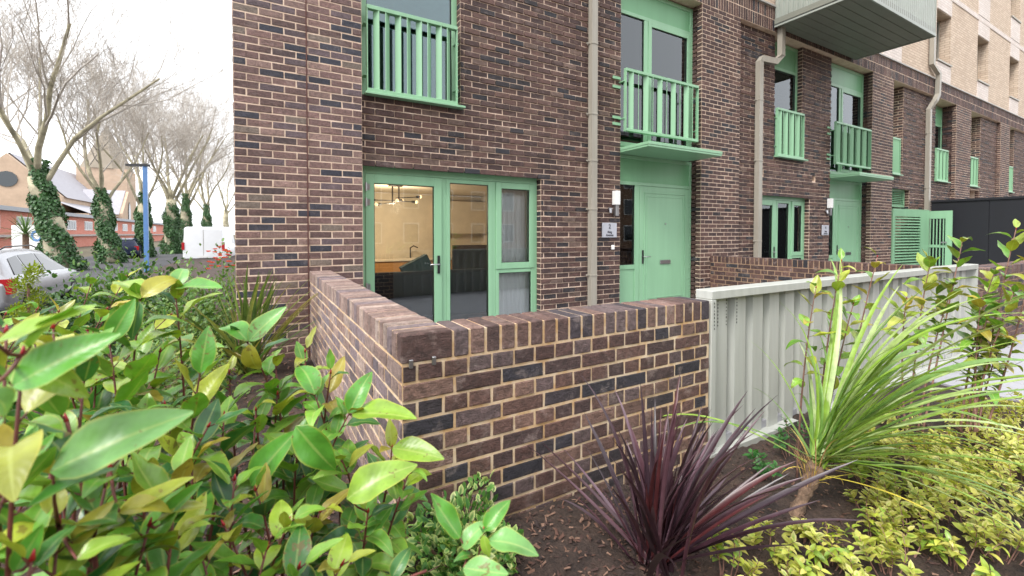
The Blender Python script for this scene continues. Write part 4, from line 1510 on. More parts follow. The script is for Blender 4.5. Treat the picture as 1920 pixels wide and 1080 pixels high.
for i in range(16):
    put_blade(ph, random.choice(var[6:13]), gp(1.52, -3.97), random.uniform(-1.0, 0.25), random.uniform(0.62, 0.86), random.choice(PC))

# green cordyline with a leaning trunk
CB = gp(2.42, -4.02)
CT = CB + Vector((0.092, -0.055, 0.265))
co = thing('cordyline', 'leaning palm like plant with pale trunk and arching green strap leaves', 'plant', CB)
t = MB(); t.smooth = True
P = [CB + (CT - CB) * s + Vector((0.015 * math.sin(s * 3), 0, 0)) for s in np.linspace(-0.05, 1, 15)]
t.tube(P, [(0.027 + 0.012 * abs(i / 14 - 0.3)) * random.uniform(0.86, 1.16) for i in range(15)], 14)
put('trunk', t, M['trunk'], co)
var = []
for i in range(16):
    me = blade_mesh('cordyline_blade', random.uniform(0.018, 0.026), 0.05 + 0.085 * i, random.uniform(0.5, 1.3), 1.8, n=14, fold=0.4, twist=random.uniform(-0.6, 0.6))
    me.materials.append(M['blade'])
    var.append(me)
tl = Matrix.Rotation(R(13), 3, Vector((0.5, 0.87, 0)))
for i in range(92):
    k = min(15, int(abs(random.gauss(0.45, 1)) * 7.5))
    old = k > 11 and random.random() < 0.6
    az_ = random.gauss(R(-32), 0.85) if random.random() < 0.78 else random.uniform(0, 6.28)
    col = random.choice([lin(222, 196, 92), lin(214, 172, 100), lin(200, 184, 76)]) if old else random.choice(
        [lin(140, 170, 76), lin(120, 156, 76), lin(158, 180, 108), lin(108, 144, 68), lin(172, 190, 130), lin(134, 168, 64)])
    L = random.uniform(0.24, 0.46) if old else random.uniform(0.65, 1.3)
    da = abs((az_ - R(-28) + math.pi) % (2 * math.pi) - math.pi)
    if da > 1.2:
        L *= 0.7
    b0 = CT + Vector((random.gauss(0, 0.012), random.gauss(0, 0.012), random.uniform(-0.03, 0.05) if not old else random.uniform(-0.09, -0.02)))
    put_blade(co, var[k], b0, az_, L, col, tl)

for i in range(16):
    put_blade(co, random.choice(var[7:14]), CT + Vector((0, 0, random.uniform(-0.02, 0.03))), random.uniform(R(-75), R(-20)), random.uniform(0.7, 1.1), random.choice([lin(126, 158, 62), lin(112, 146, 72), lin(150, 172, 100)]), tl)
for i in range(46):      # dry leaf bases clasping the top of the trunk
    a = random.uniform(0, 6.28)
    f = random.uniform(0.55, 1.0)
    b0 = CB + (CT - CB) * f + Vector((math.cos(a), math.sin(a), 0)) * 0.026
    put_blade(co, random.choice(var[0:7]), b0, a, random.uniform(0.07, 0.15) if f < 0.9 else random.uniform(0.14, 0.26), random.choice([lin(222, 190, 96), lin(208, 168, 110), lin(190, 150, 112), lin(226, 204, 110)]))

# green phormium against the pier
PB = gp(0.10, -0.42)
pg = thing('green_phormium', 'olive green strap leaved plant standing against the brick pier', 'plant', PB)
var = []
for i in range(10):
    me = blade_mesh('green_blade', random.uniform(0.024, 0.036), 0.06 + 0.11 * i, random.uniform(0.1, 0.6), 1.8, fold=0.5, twist=random.uniform(-0.5, 0.5))
    me.materials.append(M['blade'])
    var.append(me)
for i in range(80):
    k = min(9, int(abs(random.gauss(0, 1)) * 4.2))
    col = random.choice([lin(104, 130, 66), lin(120, 142, 72), lin(86, 112, 62), lin(142, 152, 88), lin(150, 146, 84)])
    az_ = random.uniform(-2.9, 0.3)
    L = random.uniform(0.6, 1.15) if k < 6 else random.uniform(0.6, 0.95)
    b0 = PB + Vector((random.gauss(0, 0.05), random.gauss(0, 0.03), 0))
    put_blade(pg, var[k], b0, az_, L, col)

# small-leaved plants: the leaves of each plant are one part
def leaf_patch(mb, p, ax, nr, L, W, ccen, cedge):
    """little leaf of six faces, middle and margin coloured apart"""
    m3 = orient(ax, nr)
    pts = [(0, 0, 0), (0, 0.5, -0.02), (0, 1.0, -0.1), (-0.5, 0.28, 0.06), (-0.45, 0.68, 0.03), (0.5, 0.28, 0.06), (0.45, 0.68, 0.03)]
    V = [p + m3 @ Vector((a * W, b_ * L, c * L)) for a, b_, c in pts]
    mb.addc(V, [(0, 1, 3), (3, 1, 4), (4, 1, 2), (0, 5, 1), (5, 6, 1), (6, 2, 1)], [ccen, ccen, cedge, cedge, cedge, cedge, cedge])

def jit(c, a=0.18):
    k = random.uniform(1 - a, 1 + a)
    return (c[0] * k, c[1] * k, c[2] * k, 1)

def mound(name, label, c, rad, h, nl, L, cens, edges, cat='shrub', group=None, stems=14, spiky=0.5):
    c = Vector(c)
    o = thing(name, label, cat, c, group)
    fo, st = MB(), MB()
    fo.smooth = True
    for i in range(nl):
        th, v = random.uniform(0, 6.283), random.random()
        rr = (random.random() ** 0.45)
        el_ = math.asin(min(1, v))
        lump = 1 + 0.22 * math.sin(th * 3 + c.x * 7) + 0.15 * math.sin(th * 5 + el_ * 4 + c.y * 3)
        d = Vector((math.cos(th) * math.cos(el_), math.sin(th) * math.cos(el_), math.sin(el_)))
        p = c + Vector((d.x * rad * rr * lump, d.y * rad * rr * lump, d.z * h * rr * lump))
        ax = (d + Vector((random.gauss(0, spiky), random.gauss(0, spiky), random.gauss(0.3, spiky)))).normalized()
        nr = (d + Vector((random.gauss(0, 0.4), random.gauss(0, 0.4), 0.6))).normalized()
        l = L * random.uniform(0.7, 1.25)
        leaf_patch(fo, p, ax, nr, l, l * 0.55, jit(random.choice(cens)), jit(random.choice(edges), 0.1))
    for i in range(stems):
        th = random.uniform(0, 6.283)
        e = c + Vector((math.cos(th) * rad * 0.7, math.sin(th) * rad * 0.7, h * random.uniform(0.5, 0.9)))
        st.tube([c, (c + e) / 2 + Vector((0, 0, h * 0.1)), e], [0.004, 0.003, 0.0015], 4)
    put('foliage', fo, M['leaf_soft'], o, 'stuff')
    put('stem', st, M['bark_pale'], o)
    return o

mound('variegated_euonymus', 'low variegated shrub with cream edged leaves at the wall corner', gp(0.80, -3.68), 0.28, 0.22, 1700, 0.036,
      [lin(74, 128, 58), lin(92, 144, 68), lin(58, 108, 54)], [lin(186, 206, 120), lin(214, 220, 150), lin(110, 156, 76), lin(92, 142, 68)], spiky=0.6)

# golden privet: separate leafy shoots
def privet(name, label, c, rad, h, nshoot, L, single=False, group=None, cols=None, edges=None):
    c = Vector(c)
    o = thing(name, label, 'shrub', c, group)
    fo, st = MB(), MB()
    cens = cols or [lin(170, 182, 64), lin(188, 194, 86), lin(150, 172, 62), lin(196, 190, 96), lin(126, 158, 60)]
    for s in range(nshoot):
        th, rr = random.uniform(0, 6.283), rad * random.random() ** 0.6
        e = c + Vector((math.cos(th) * rr, math.sin(th) * rr, h * random.uniform(0.55, 1.1)))
        b0 = c + Vector((math.cos(th) * rr * 0.3, math.sin(th) * rr * 0.3, 0))
        mid = (b0 + e) / 2 + Vector((random.gauss(0, 0.02), random.gauss(0, 0.02), 0.02))
        st.tube([bez(b0, mid, e, i / 5) for i in range(6)], [0.0028 - 0.0003 * i for i in range(6)], 4)
        npair = random.randint(4, 7)
        a = random.uniform(0, 3.14)
        for k in range(npair):
            t = 0.4 + 0.6 * (k + 0.5) / npair
            p = bez(b0, mid, e, t)
            d = (e - b0).normalized()
            a += 1.57 + random.uniform(-0.3, 0.3)
            s1 = d.orthogonal().normalized()
            s2 = d.cross(s1)
            for sg in (0, 3.14159):
                out = s1 * math.cos(a + sg) + s2 * math.sin(a + sg)
                ax = (out + d * random.uniform(0.2, 0.9)).normalized()
                nr = (d - out * 0.3 + Vector((random.gauss(0, 0.25), random.gauss(0, 0.25), 0.5))).normalized()
                l = L * random.uniform(0.75, 1.3) * (0.7 if k == npair - 1 else 1)
                cc = jit(random.choice(cens))
                if single:
                    leafobj(o, random.choice(PRIVET), p, ax, nr, l, cc)
                else:
                    leaf_patch(fo, p, ax, nr, l, l * 0.5, cc, jit(random.choice(edges or [lin(200, 198, 108), lin(214, 208, 140), lin(180, 188, 92)]), 0.1))
    if fo.v:
        fo.smooth = True
        put('foliage', fo, M['leaf_soft'], o, 'stuff')
    put('stem', st, M['bark_pale'], o)
    return o
PRIVET = [leaf_mesh('privet_leaf', 0.5, 0.2, c, 5, seg=1) for c in (0.2, 0.5, 0.7)]
for me in PRIVET:
    me.materials.append(M['leaf'])
G_P = 'golden privet ground cover in the right hand bed'
pv = [  # x, y, radius, height, shoots, leaf, mode, label
    (1.78, -4.10, 0.08, 0.20, 6, 0.036, 1, 'few golden privet shoots poking through the purple leaves'),
    (1.98, -4.22, 0.12, 0.15, 14, 0.036, 1, 'golden privet at the bottom edge right of the purple plant'),
    (2.22, -4.28, 0.13, 0.16, 16, 0.036, 1, 'dense golden privet at the bottom edge below the cordyline trunk'),
    (2.50, -4.32, 0.14, 0.17, 17, 0.035, 1, 'golden privet with pale twigs right of the cordyline trunk base'),
    (2.76, -4.20, 0.15, 0.17, 26, 0.034, 0, 'golden privet clump just beyond the cordyline trunk'),
    (2.72, -4.52, 0.15, 0.20, 20, 0.036, 1, 'tall golden privet at the lower right corner'),
    (3.05, -4.42, 0.19, 0.20, 40, 0.033, 0, 'golden privet clump at the right edge under the arching leaves'),
    (3.05, -4.10, 0.18, 0.17, 34, 0.033, 2, 'greenish privet clump in the shade of the cordyline leaves'),
    (3.42, -4.22, 0.21, 0.19, 50, 0.032, 0, 'golden privet clump in the middle of the right hand bed'),
    (3.45, -4.56, 0.21, 0.20, 44, 0.032, 0, 'golden privet clump cut by the right edge of the picture'),
    (3.85, -4.12, 0.22, 0.18, 50, 0.032, 0, 'golden privet clump a stride short of the grey path'),
    (3.90, -4.48, 0.24, 0.20, 52, 0.032, 0, 'golden privet clump at the right edge below the path'),
    (4.30, -4.22, 0.24, 0.18, 54, 0.032, 0, 'golden privet clump bordering the grey path'),
    (4.40, -4.62, 0.26, 0.20, 54, 0.032, 0, 'golden privet clump behind all others at the right edge'),
    (4.75, -4.10, 0.26, 0.18, 54, 0.032, 0, 'golden privet clump touching the near end of the grey path'),
    (5.10, -4.40, 0.30, 0.18, 60, 0.034, 0, 'farthest golden privet clump, by the grey paving slabs'),
    (1.74, -4.20, 0.09, 0.13, 12, 0.034, 0, 'low golden privet in front of the purple plant at the bottom edge'),
    (1.90, -4.33, 0.11, 0.13, 16, 0.034, 0, 'low golden privet cut by the bottom edge below the purple leaf tips'),
    (2.10, -4.40, 0.12, 0.14, 18, 0.034, 0, 'low golden privet cut by the bottom edge below the trunk'),
    (2.28, -4.14, 0.10, 0.12, 14, 0.034, 0, 'small golden privet tucked left of the trunk foot'),
    (2.12, -4.08, 0.10, 0.12, 12, 0.034, 0, 'small golden privet against the cordyline trunk foot'),
    (2.36, -4.42, 0.12, 0.17, 16, 0.036, 0, 'golden privet at the very bottom edge, right of the trunk'),
    (2.60, -4.40, 0.14, 0.18, 24, 0.035, 0, 'golden privet between the tall corner clump and the trunk'),
    (2.90, -4.30, 0.16, 0.18, 34, 0.034, 0, 'golden privet under the lowest arching leaf'),
    (2.92, -4.60, 0.16, 0.20, 30, 0.036, 0, 'golden privet in the bottom right corner of the picture'),
    (3.24, -4.32, 0.18, 0.18, 40, 0.033, 0, 'golden privet between two clumps under the leaf tips'),
    (3.66, -4.34, 0.20, 0.19, 44, 0.032, 0, 'golden privet in the thick of the ground cover'),
    (3.24, -4.00, 0.16, 0.15, 28, 0.032, 2, 'olive privet between the cordyline crown and the fence foot'),
    (3.66, -4.00, 0.16, 0.15, 30, 0.032, 0, 'golden privet a hand away from the fence foot'),
    (4.10, -4.36, 0.22, 0.18, 46, 0.032, 0, 'golden privet just short of the sapling cut by the edge'),
    (3.55, -3.86, 0.16, 0.13, 22, 0.032, 0, 'small golden privet near the foot of the fence'),
    (4.15, -3.80, 0.18, 0.13, 26, 0.032, 0, 'low golden privet in front of the far half of the fence'),
    (2.62, -3.80, 0.11, 0.14, 12, 0.036, 3, 'dark green leafy seedling behind the cordyline trunk'),
    (3.05, -3.68, 0.12, 0.24, 14, 0.034, 3, 'dark green leafy shoots at the foot of the fence'),
]
for (x, y, r_, h, ns, L, md, lab) in pv:
    L, ns = L * 1.25, max(5, int(ns * 0.52))
    privet('golden_privet' if md < 3 else 'green_seedling', lab, gp(x, y), r_, h, ns, L, md == 1, G_P if md < 3 else None,
           {3: [lin(52, 104, 52), lin(66, 120, 58), lin(42, 90, 50)], 2: [lin(120, 146, 50), lin(146, 162, 56), lin(98, 130, 50)]}.get(md),
           {3: [lin(70, 124, 62), lin(84, 136, 70)], 2: [lin(160, 176, 72), lin(140, 160, 60)]}.get(md))

# background planting on the street side
G_B = 'mixed shrubs between the bed and the street'
gr = [lin(84, 122, 58), lin(100, 138, 70), lin(66, 104, 54), lin(120, 150, 86)]
gr2 = [lin(60, 96, 50), lin(76, 114, 58), lin(48, 82, 48)]
def bush_px(px, py, d, rad, h, nl, L, lab, cs=gr, name='leafy_bush'):
    p = at(px, py, d)
    z = ground_h(p.x, p.y) if p.x > -3.2 else ROADZ
    return mound(name, lab, (p.x, p.y, z - 0.05), rad, h, nl, L, cs, cs, group=G_B, spiky=0.7)
bush_px(402, 520, 5.2, 0.55, 1.05, 2400, 0.05, 'leafy bush with orange flowers against the left edge of the brick pier')
bush_px(345, 540, 4.6, 0.5, 0.95, 1900, 0.05, 'fine leaved green bush below the white van', [lin(110, 146, 84), lin(92, 130, 70), lin(140, 166, 110)])
bush_px(280, 520, 5.5, 0.6, 0.95, 2000, 0.06, 'darker green bush below the blue lamp post', gr2)
bush_px(215, 500, 6.2, 0.6, 1.0, 1800, 0.07, 'green bush below the second ivy covered tree', gr)
bush_px(120, 520, 5.0, 0.5, 0.8, 1500, 0.06, 'green bush in front of the parked silver car', gr2)
bush_px(330, 600, 3.4, 0.45, 0.6, 1500, 0.04, 'low yellow green bush behind the glossy shrubs', [lin(150, 160, 80), lin(120, 146, 72), lin(96, 124, 64)])
bush_px(230, 620, 2.9, 0.45, 0.65, 1500, 0.04, 'low green bush in the bed behind the glossy shrubs', gr)
t_ = MB()
for i in range(26):
    p = at(random.uniform(385, 440), random.uniform(462, 505), random.uniform(4.7, 5.0))
    for k in range(6):
        a = k * 1.047
        leaf_patch(t_, p, Vector((math.cos(a), math.sin(a) * 0.6, 0.5)), Vector((0, -0.5, 1)), 0.028, 0.02, lin(210, 90, 40), lin(190, 60, 36))
o = put('flower_sprays', t_, M['leaf_soft'])
tag(o, 'scattered orange red flowers on the bush beside the brick pier', 'flowers', kind='stuff')
# clipped spiral conifer
sp = at(52, 500, 3.3)
spz = ground_h(sp.x, sp.y)
tp = thing('spiral_topiary', 'small yellow green clipped spiral conifer in front of the silver car', 'topiary', (sp.x, sp.y, spz))
fo = MB(); fo.smooth = True
for i in range(2600):
    s = random.random()
    a = s * 4.2 * 2 * math.pi
    rr = 0.16 * (1 - 0.75 * s) + 0.02
    c = Vector((sp.x + math.cos(a) * rr * 0.6, sp.y + math.sin(a) * rr * 0.6, spz + 0.25 + s * 0.86))
    d = Vector((random.gauss(0, 1), random.gauss(0, 1), random.gauss(0, 0.8))).normalized()
    p = c + d * (0.085 * (1 - 0.4 * s)) * random.random() ** 0.3
    leaf_patch(fo, p, (d + Vector((0, 0, 0.6))).normalized(), d, 0.024, 0.012, jit(lin(150, 160, 50)), jit(lin(110, 136, 44)))
put('foliage', fo, M['leaf_soft'], tp, 'stuff')
t = MB(); t.tube([(sp.x, sp.y, spz - 0.02), (sp.x, sp.y, spz + 1.0)], [0.018, 0.008], 6)
put('trunk', t, M['bark_pale'], tp)
# small cordyline tree by the street
pp = at(48, 438, 14.5)
pt_ = thing('street_cordyline', 'small spiky palm like tree standing behind the silver car', 'tree', (pp.x, pp.y, ROADZ))
t = MB(); t.tube([(pp.x, pp.y, ROADZ), (pp.x, pp.y, 1.25)], [0.1, 0.08], 8); put('trunk', t, M['trunk'], pt_)
var = []
for i in range(6):
    me = blade_mesh('street_blade', 0.05, 0.15 + 0.3 * i, random.uniform(0.2, 0.7), 1.6, n=7, fold=0.4)
    me.materials.append(M['blade'])
    var.append(me)
for i in range(70):
    put_blade(pt_, random.choice(var), Vector((pp.x, pp.y, 1.22)), random.uniform(0, 6.28), random.uniform(0.5, 0.8), random.choice([lin(90, 120, 70), lin(120, 146, 90), lin(74, 104, 66)]))

# ================================================================== TREES
def plane_tree(px, d, height, seed, label, lean=(0, 0), ivy=True, ivyh=0.33, limbs=5, r0=0.42, spread=0.6, levels=5):
    rs = random.Random(seed)
    b0 = at(px, 438, d)
    b0.z = ROADZ
    tr = thing('plane_tree', label, 'tree', b0, 'bare street trees')
    tk, cr = MB(), MB()
    tk.smooth = True
    fork = height * rs.uniform(0.30, 0.36)
    top = b0 + Vector((lean[0], lean[1], fork))
    P = [b0 + (top - b0) * (i / 6) + Vector((rs.gauss(0, 0.06), rs.gauss(0, 0.06), 0)) for i in range(7)]
    tk.tube(P, [r0 * (1.15 - 0.4 * i / 6) for i in range(7)], 10)
    tips = []
    def grow(p, dr, L, r, lv):
        nseg = 5 if lv < 3 else 3
        pts, rad = [p], [r]
        cur, dd = p.copy(), dr.normalized()
        for i in range(nseg):
            dd = (dd + Vector((rs.gauss(0, 0.13), rs.gauss(0, 0.13), rs.gauss(0.07, 0.08)))).normalized()
            cur = cur + dd * (L / nseg)
            pts.append(cur.copy())
            rad.append(max(0.005, r * (1 - 0.62 * (i + 1) / nseg)))
        (tk if lv == 1 else cr).tube(pts, rad, 7 if lv == 1 else (5 if lv == 2 else 3), False)
        if lv >= levels:
            return
        nch = {1: 7, 2: 6, 3: 5, 4: 4}[lv]
        for c in range(nch):
            t = 0.25 + 0.75 * (c + rs.random()) / nch
            i = min(nseg - 1, int(t * nseg))
            f = t * nseg - i
            q = pts[i].lerp(pts[i + 1], min(1, f))
            ax = (pts[i + 1] - pts[i]).normalized()
            s1 = ax.orthogonal().normalized()
            s2 = ax.cross(s1)
            a = rs.uniform(0, 6.283)
            an = rs.uniform(0.4, 0.85)
            nd = ax * math.cos(an) + (s1 * math.cos(a) + s2 * math.sin(a)) * math.sin(an)
            nd.z += 0.12
            grow(q, nd, L * rs.uniform(0.45, 0.68), max(0.006, rad[i] * rs.uniform(0.34, 0.5)), lv + 1)
    for k in range(limbs):
        a = 2 * math.pi * (k + rs.uniform(-0.25, 0.25)) / limbs
        sp_ = spread * rs.uniform(0.5, 1.15)
        st = P[6] if k % 3 else P[5]
        grow(st, Vector((math.cos(a) * sp_, math.sin(a) * sp_, 1.0)), (height - fork) * rs.uniform(0.6, 0.82), r0 * rs.uniform(0.20, 0.32), 1)
    put('trunk', tk, M['planebark'], tr)
    put('crown', cr, M['twig'], tr, 'stuff')
    if ivy:
        iv = MB()
        hh = height * ivyh
        for i in range(9000):
            s = rs.random()
            z = s ** 0.85 * hh * rs.choice((1, 1, 1, 1.06, 1.14))
            f = min(1.0, z / fork)
            ax_ = b0 + (top - b0) * f
            a = rs.uniform(0, 6.283)
            rr = r0 * (1.2 - 0.62 * f) * (1.25 + 0.28 * math.sin(z * 2.2 + a * 2) + 0.15 * math.sin(z * 5 + a)) * (0.62 + 0.5 * rs.random())
            n_ = Vector((math.cos(a), math.sin(a), 0))
            p = Vector((ax_.x, ax_.y, b0.z + z)) + n_ * rr
            leaf_patch(iv, p, Vector((rs.gauss(0, 0.4), rs.gauss(0, 0.4), -0.8)), (n_ + Vector((rs.gauss(0, 0.4), rs.gauss(0, 0.4), 0.5))).normalized(), 0.12 * rs.uniform(0.6, 1.4), 0.11,
                       jit(lin(46, 84, 42), 0.4), jit(lin(66, 104, 54), 0.4))
        put('ivy', iv, M['ivy'], tr, 'stuff')
    return tr
plane_tree(118, 21.5, 14.5, 3, 'largest bare tree with ivy covered leaning trunk behind the silver car', (-0.9, 0.4), limbs=6, r0=0.46, spread=0.75)
plane_tree(208, 27.5, 12.5, 5, 'bare tree with ivy trunk between the largest tree and the blue lamp post', (-0.5, 0.3), limbs=5, r0=0.42, spread=0.7)
plane_tree(266, 34, 13.5, 8, 'bare tree with ivy trunk directly behind the blue lamp post', (0.1, 0.2), limbs=5, r0=0.44, spread=0.55)
plane_tree(322, 40, 15.0, 11, 'bare tree with thick ivy stump just left of the white van', (0, 0), limbs=6, r0=0.5, spread=0.55, ivyh=0.28)
plane_tree(345, 48, 16.5, 14, 'bare tree with ivy trunk rising behind the white van', (0.2, 0), limbs=6, r0=0.5, spread=0.55)
plane_tree(388, 62, 16.0, 19, 'far bare tree behind the right end of the white van', (0, 0), limbs=6, r0=0.5, spread=0.6)
plane_tree(424, 80, 17.0, 23, 'farthest bare tree beside the edge of the brick building', (0, 0), limbs=5, r0=0.5, spread=0.5, ivy=False)

# ================================================================== STREET THINGS
# lamp post
lp = at(272, 312, 21)
lt = thing('lamp_post', 'blue square lamp post with a slim dark head', 'street lamp', (lp.x, lp.y, ROADZ))
t = MB(); t.cbox(lp.x - 0.085, lp.x + 0.085, lp.y - 0.085, lp.y + 0.085, ROADZ, lp.z, 0.01); put('post', t, M['bluepaint'], lt)
hv = Vector((-RT.x, -RT.y, 0))
hn = Vector((-hv.y, hv.x, 0))
t = MB(); t.obox(Vector((lp.x, lp.y, lp.z + 0.06)) + hv * 0.34, hv, hn, Vector((0, 0, 1)), 0.48, 0.14, 0.05); put('lamp_head', t, M['black'], lt)
t = MB(); t.obox(Vector((lp.x, lp.y, lp.z + 0.005)) + hv * 0.45, hv, hn, Vector((0, 0, 1)), 0.28, 0.1, 0.006); put('lens', t, M['white'], lt)

def loft(mb, secs):
    """secs: list of rings with equal counts"""
    n_ = len(secs[0])
    V = [p for s in secs for p in s]
    F = []
    for i in range(len(secs) - 1):
        for k in range(n_):
            k2 = (k + 1) % n_
            F.append((i * n_ + k, i * n_ + k2, (i + 1) * n_ + k2, (i + 1) * n_ + k))
    F += [tuple(range(n_ - 1, -1, -1)), tuple((len(secs) - 1) * n_ + k for k in range(n_))]
    mb.add(V, F)

def vehicle(name, label, cat, org, yaw, stations, paint, wheels, rwheel, glass, lights, extras=()):
    """stations: (x, half width, z sill, z belt, half width roof, z roof) along the length, x forward"""
    v = thing(name, label, cat, org)
    cy, sy = math.cos(yaw), math.sin(yaw)
    T = lambda x, y, z: Vector((org[0] + cy * x - sy * y, org[1] + sy * x + cy * y, org[2] + z))
    mb = MB(); mb.smooth = False
    secs = []
    for (x, hw, zs, zb, hr, zr) in stations:
        secs.append([T(x, -hw * 0.92, zs), T(x, -hw, zs + 0.12), T(x, -hw, zb - 0.12), T(x, -hw * 0.965, zb), T(x, -hr, zr - 0.05), T(x, -hr + 0.12, zr),
                     T(x, hr - 0.12, zr), T(x, hr, zr - 0.05), T(x, hw * 0.965, zb), T(x, hw, zb - 0.12), T(x, hw, zs + 0.12), T(x, hw * 0.92, zs)])
    loft(mb, secs)
    body = put('body', mb, paint, v)
    md = body.modifiers.new('soften', 'BEVEL')
    md.width = 0.035 if stations[0][5] < 1.5 else 0.11
    md.segments = 3
    md.limit_method = 'ANGLE'
    md.angle_limit = R(20)
    for p in body.data.polygons:
        p.use_smooth = True
    for g_ in glass:
        t = MB()
        t.add([T(*p) for p in g_], [tuple(range(len(g_)))])
        put('window', t, M['carglass'], v)
    for (x, s) in wheels:
        hw = stations[len(stations) // 2][1]
        t = MB(); t.smooth = True
        t.tube([T(x, s * (hw - 0.2), rwheel), T(x, s * (hw - 0.19), rwheel), T(x, s * (hw - 0.01), rwheel), T(x, s * (hw + 0.005), rwheel)], [rwheel * 0.9, rwheel, rwheel, rwheel * 0.9], 22)
        w_ = put('wheel', t, M['tyre'], v)
        t = MB(); t.tube([T(x, s * (hw - 0.02), rwheel), T(x, s * (hw + 0.012), rwheel)], [rwheel * 0.66, rwheel * 0.62], 18)
        put('rim', t, M['steel'], w_)
    for (nm, q, m_) in lights:
        t = MB()
        (xa, xb, ya, yb, za, zb) = q
        P = [T(x, y, z) for z in (za, zb) for x, y in ((xa, ya), (xb, ya), (xb, yb), (xa, yb))]
        t.add(P, [(0, 3, 2, 1), (4, 5, 6, 7), (0, 1, 5, 4), (1, 2, 6, 5), (2, 3, 7, 6), (3, 0, 4, 7)])
        put(nm, t, m_, v)
    return v, T

# silver estate car: parked along the street, tail towards the camera
cs = [(-2.18, 0.80, 0.35, 0.80, 0.72, 0.86), (-2.10, 0.86, 0.28, 0.92, 0.70, 1.05), (-1.90, 0.88, 0.25, 0.94, 0.64, 1.40), (-1.5, 0.89, 0.24, 0.95, 0.62, 1.48), (-0.5, 0.90, 0.24, 0.94, 0.62, 1.50),
      (0.2, 0.90, 0.24, 0.93, 0.62, 1.45), (0.55, 0.90, 0.24, 0.93, 0.66, 1.28), (1.05, 0.90, 0.24, 0.92, 0.78, 1.00), (1.7, 0.87, 0.25, 0.84, 0.74, 0.90), (2.05, 0.80, 0.28, 0.70, 0.66, 0.76), (2.15, 0.70, 0.34, 0.6, 0.55, 0.62)]
def sidewin(xs_, s, z0=0.97):
    """pane on the flank between belt and roof"""
    out = []
    for (x, f) in xs_:
        for i in range(len(cs) - 1):
            if cs[i][0] <= x <= cs[i + 1][0]:
                k = (x - cs[i][0]) / (cs[i + 1][0] - cs[i][0])
                L_ = [cs[i][j] + (cs[i + 1][j] - cs[i][j]) * k for j in range(6)]
        y = L_[1] * 0.965 + (L_[4] - L_[1] * 0.965) * f
        z = L_[3] + (L_[5] - 0.05 - L_[3]) * f
        out.append((x, s * (y + 0.008), z))
    return out
gl = []
for s in (-1, 1):
    gl += [sidewin([(-1.82, 0.1), (-1.25, 0.06), (-1.25, 0.86), (-1.66, 0.82)], s), sidewin([(-1.18, 0.06), (-0.42, 0.06), (-0.42, 0.88), (-1.18, 0.86)], s),
           sidewin([(-0.34, 0.06), (0.82, 0.06), (0.50, 0.72), (0.12, 0.86), (-0.34, 0.88)], s)]
gl.append([(-2.075, -0.62, 1.0), (-2.075, 0.62, 1.0), (-1.93, 0.55, 1.36), (-1.93, -0.55, 1.36)])
car, T = vehicle('silver_estate_car', 'silver estate car parked at the kerb behind the shrubs', 'car', (-4.95, 9.6, ROADZ), R(90), cs, M['silver'],
        [(-1.35, -1), (-1.35, 1), (1.3, -1), (1.3, 1)], 0.32, gl,
        [('tail_light', (-2.16, -1.95, -0.90, -0.66, 0.62, 0.92), M['tail']), ('tail_light', (-2.16, -1.95, 0.66, 0.90, 0.62, 0.92), M['tail']),
         ('number_plate', (-2.20, -2.17, -0.26, 0.26, 0.55, 0.66), M['white'])])
for x in (-0.75, 0.25):
    t = MB(); t.obox(T(x - 0.25, -0.915, 0.86), T(1, 0, 0) - T(0, 0, 0), T(0, 1, 0) - T(0, 0, 0), Vector((0, 0, 1)), 0.08, 0.012, 0.014)
    put('door_handle', t, M['silver'], car)
t = MB(); t.smooth = True; t.tube([T(-1.6, -0.56, 1.50), T(-1.4, -0.56, 1.55), T(-0.2, -0.56, 1.56), T(0.1, -0.56, 1.50)], 0.016, 6)
t.tube([T(-1.6, 0.56, 1.50), T(-1.4, 0.56, 1.55), T(-0.2, 0.56, 1.56), T(0.1, 0.56, 1.50)], 0.016, 6)
put('roof_rail', t, M['black'], car)

# white panel van seen from behind
vp = at(396, 438, 24.5)
vs_ = [(-2.5, 0.93, 0.35, 1.2, 0.88, 2.1), (-2.42, 0.96, 0.3, 1.2, 0.88, 2.2), (0.6, 0.97, 0.28, 1.2, 0.86, 2.24), (1.1, 0.97, 0.28, 1.15, 0.80, 2.12), (1.75, 0.95, 0.28, 1.08, 0.8, 1.3), (2.4, 0.9, 0.3, 0.9, 0.75, 0.98), (2.55, 0.8, 0.36, 0.7, 0.65, 0.74)]
van, T = vehicle('white_van', 'white panel van seen from behind on the street', 'van', (vp.x - 0.1, vp.y + 2.5, ROADZ), R(84), vs_, M['vanwhite'],
        [(-1.5, -1), (-1.5, 1), (1.6, -1), (1.6, 1)], 0.34,
        [[(0.55, -0.945, 1.25), (1.25, -0.95, 1.22), (1.05, -0.86, 1.95), (0.6, -0.87, 2.0)], [(0.55, 0.945, 1.25), (1.25, 0.95, 1.22), (1.05, 0.86, 1.95), (0.6, 0.87, 2.0)]],
        [('tail_light', (-2.53, -2.4, -0.985, -0.86, 0.95, 1.35), M['tail']), ('tail_light', (-2.53, -2.4, 0.86, 0.985, 0.95, 1.35), M['tail']),
         ('door_seam', (-2.512, -2.49, -0.008, 0.008, 0.4, 2.05), M['pipe']), ('bumper', (-2.62, -2.45, -0.93, 0.93, 0.3, 0.48), M['black']), ('number_plate', (-2.63, -2.6, -0.26, 0.26, 0.52, 0.63), M['white'])])
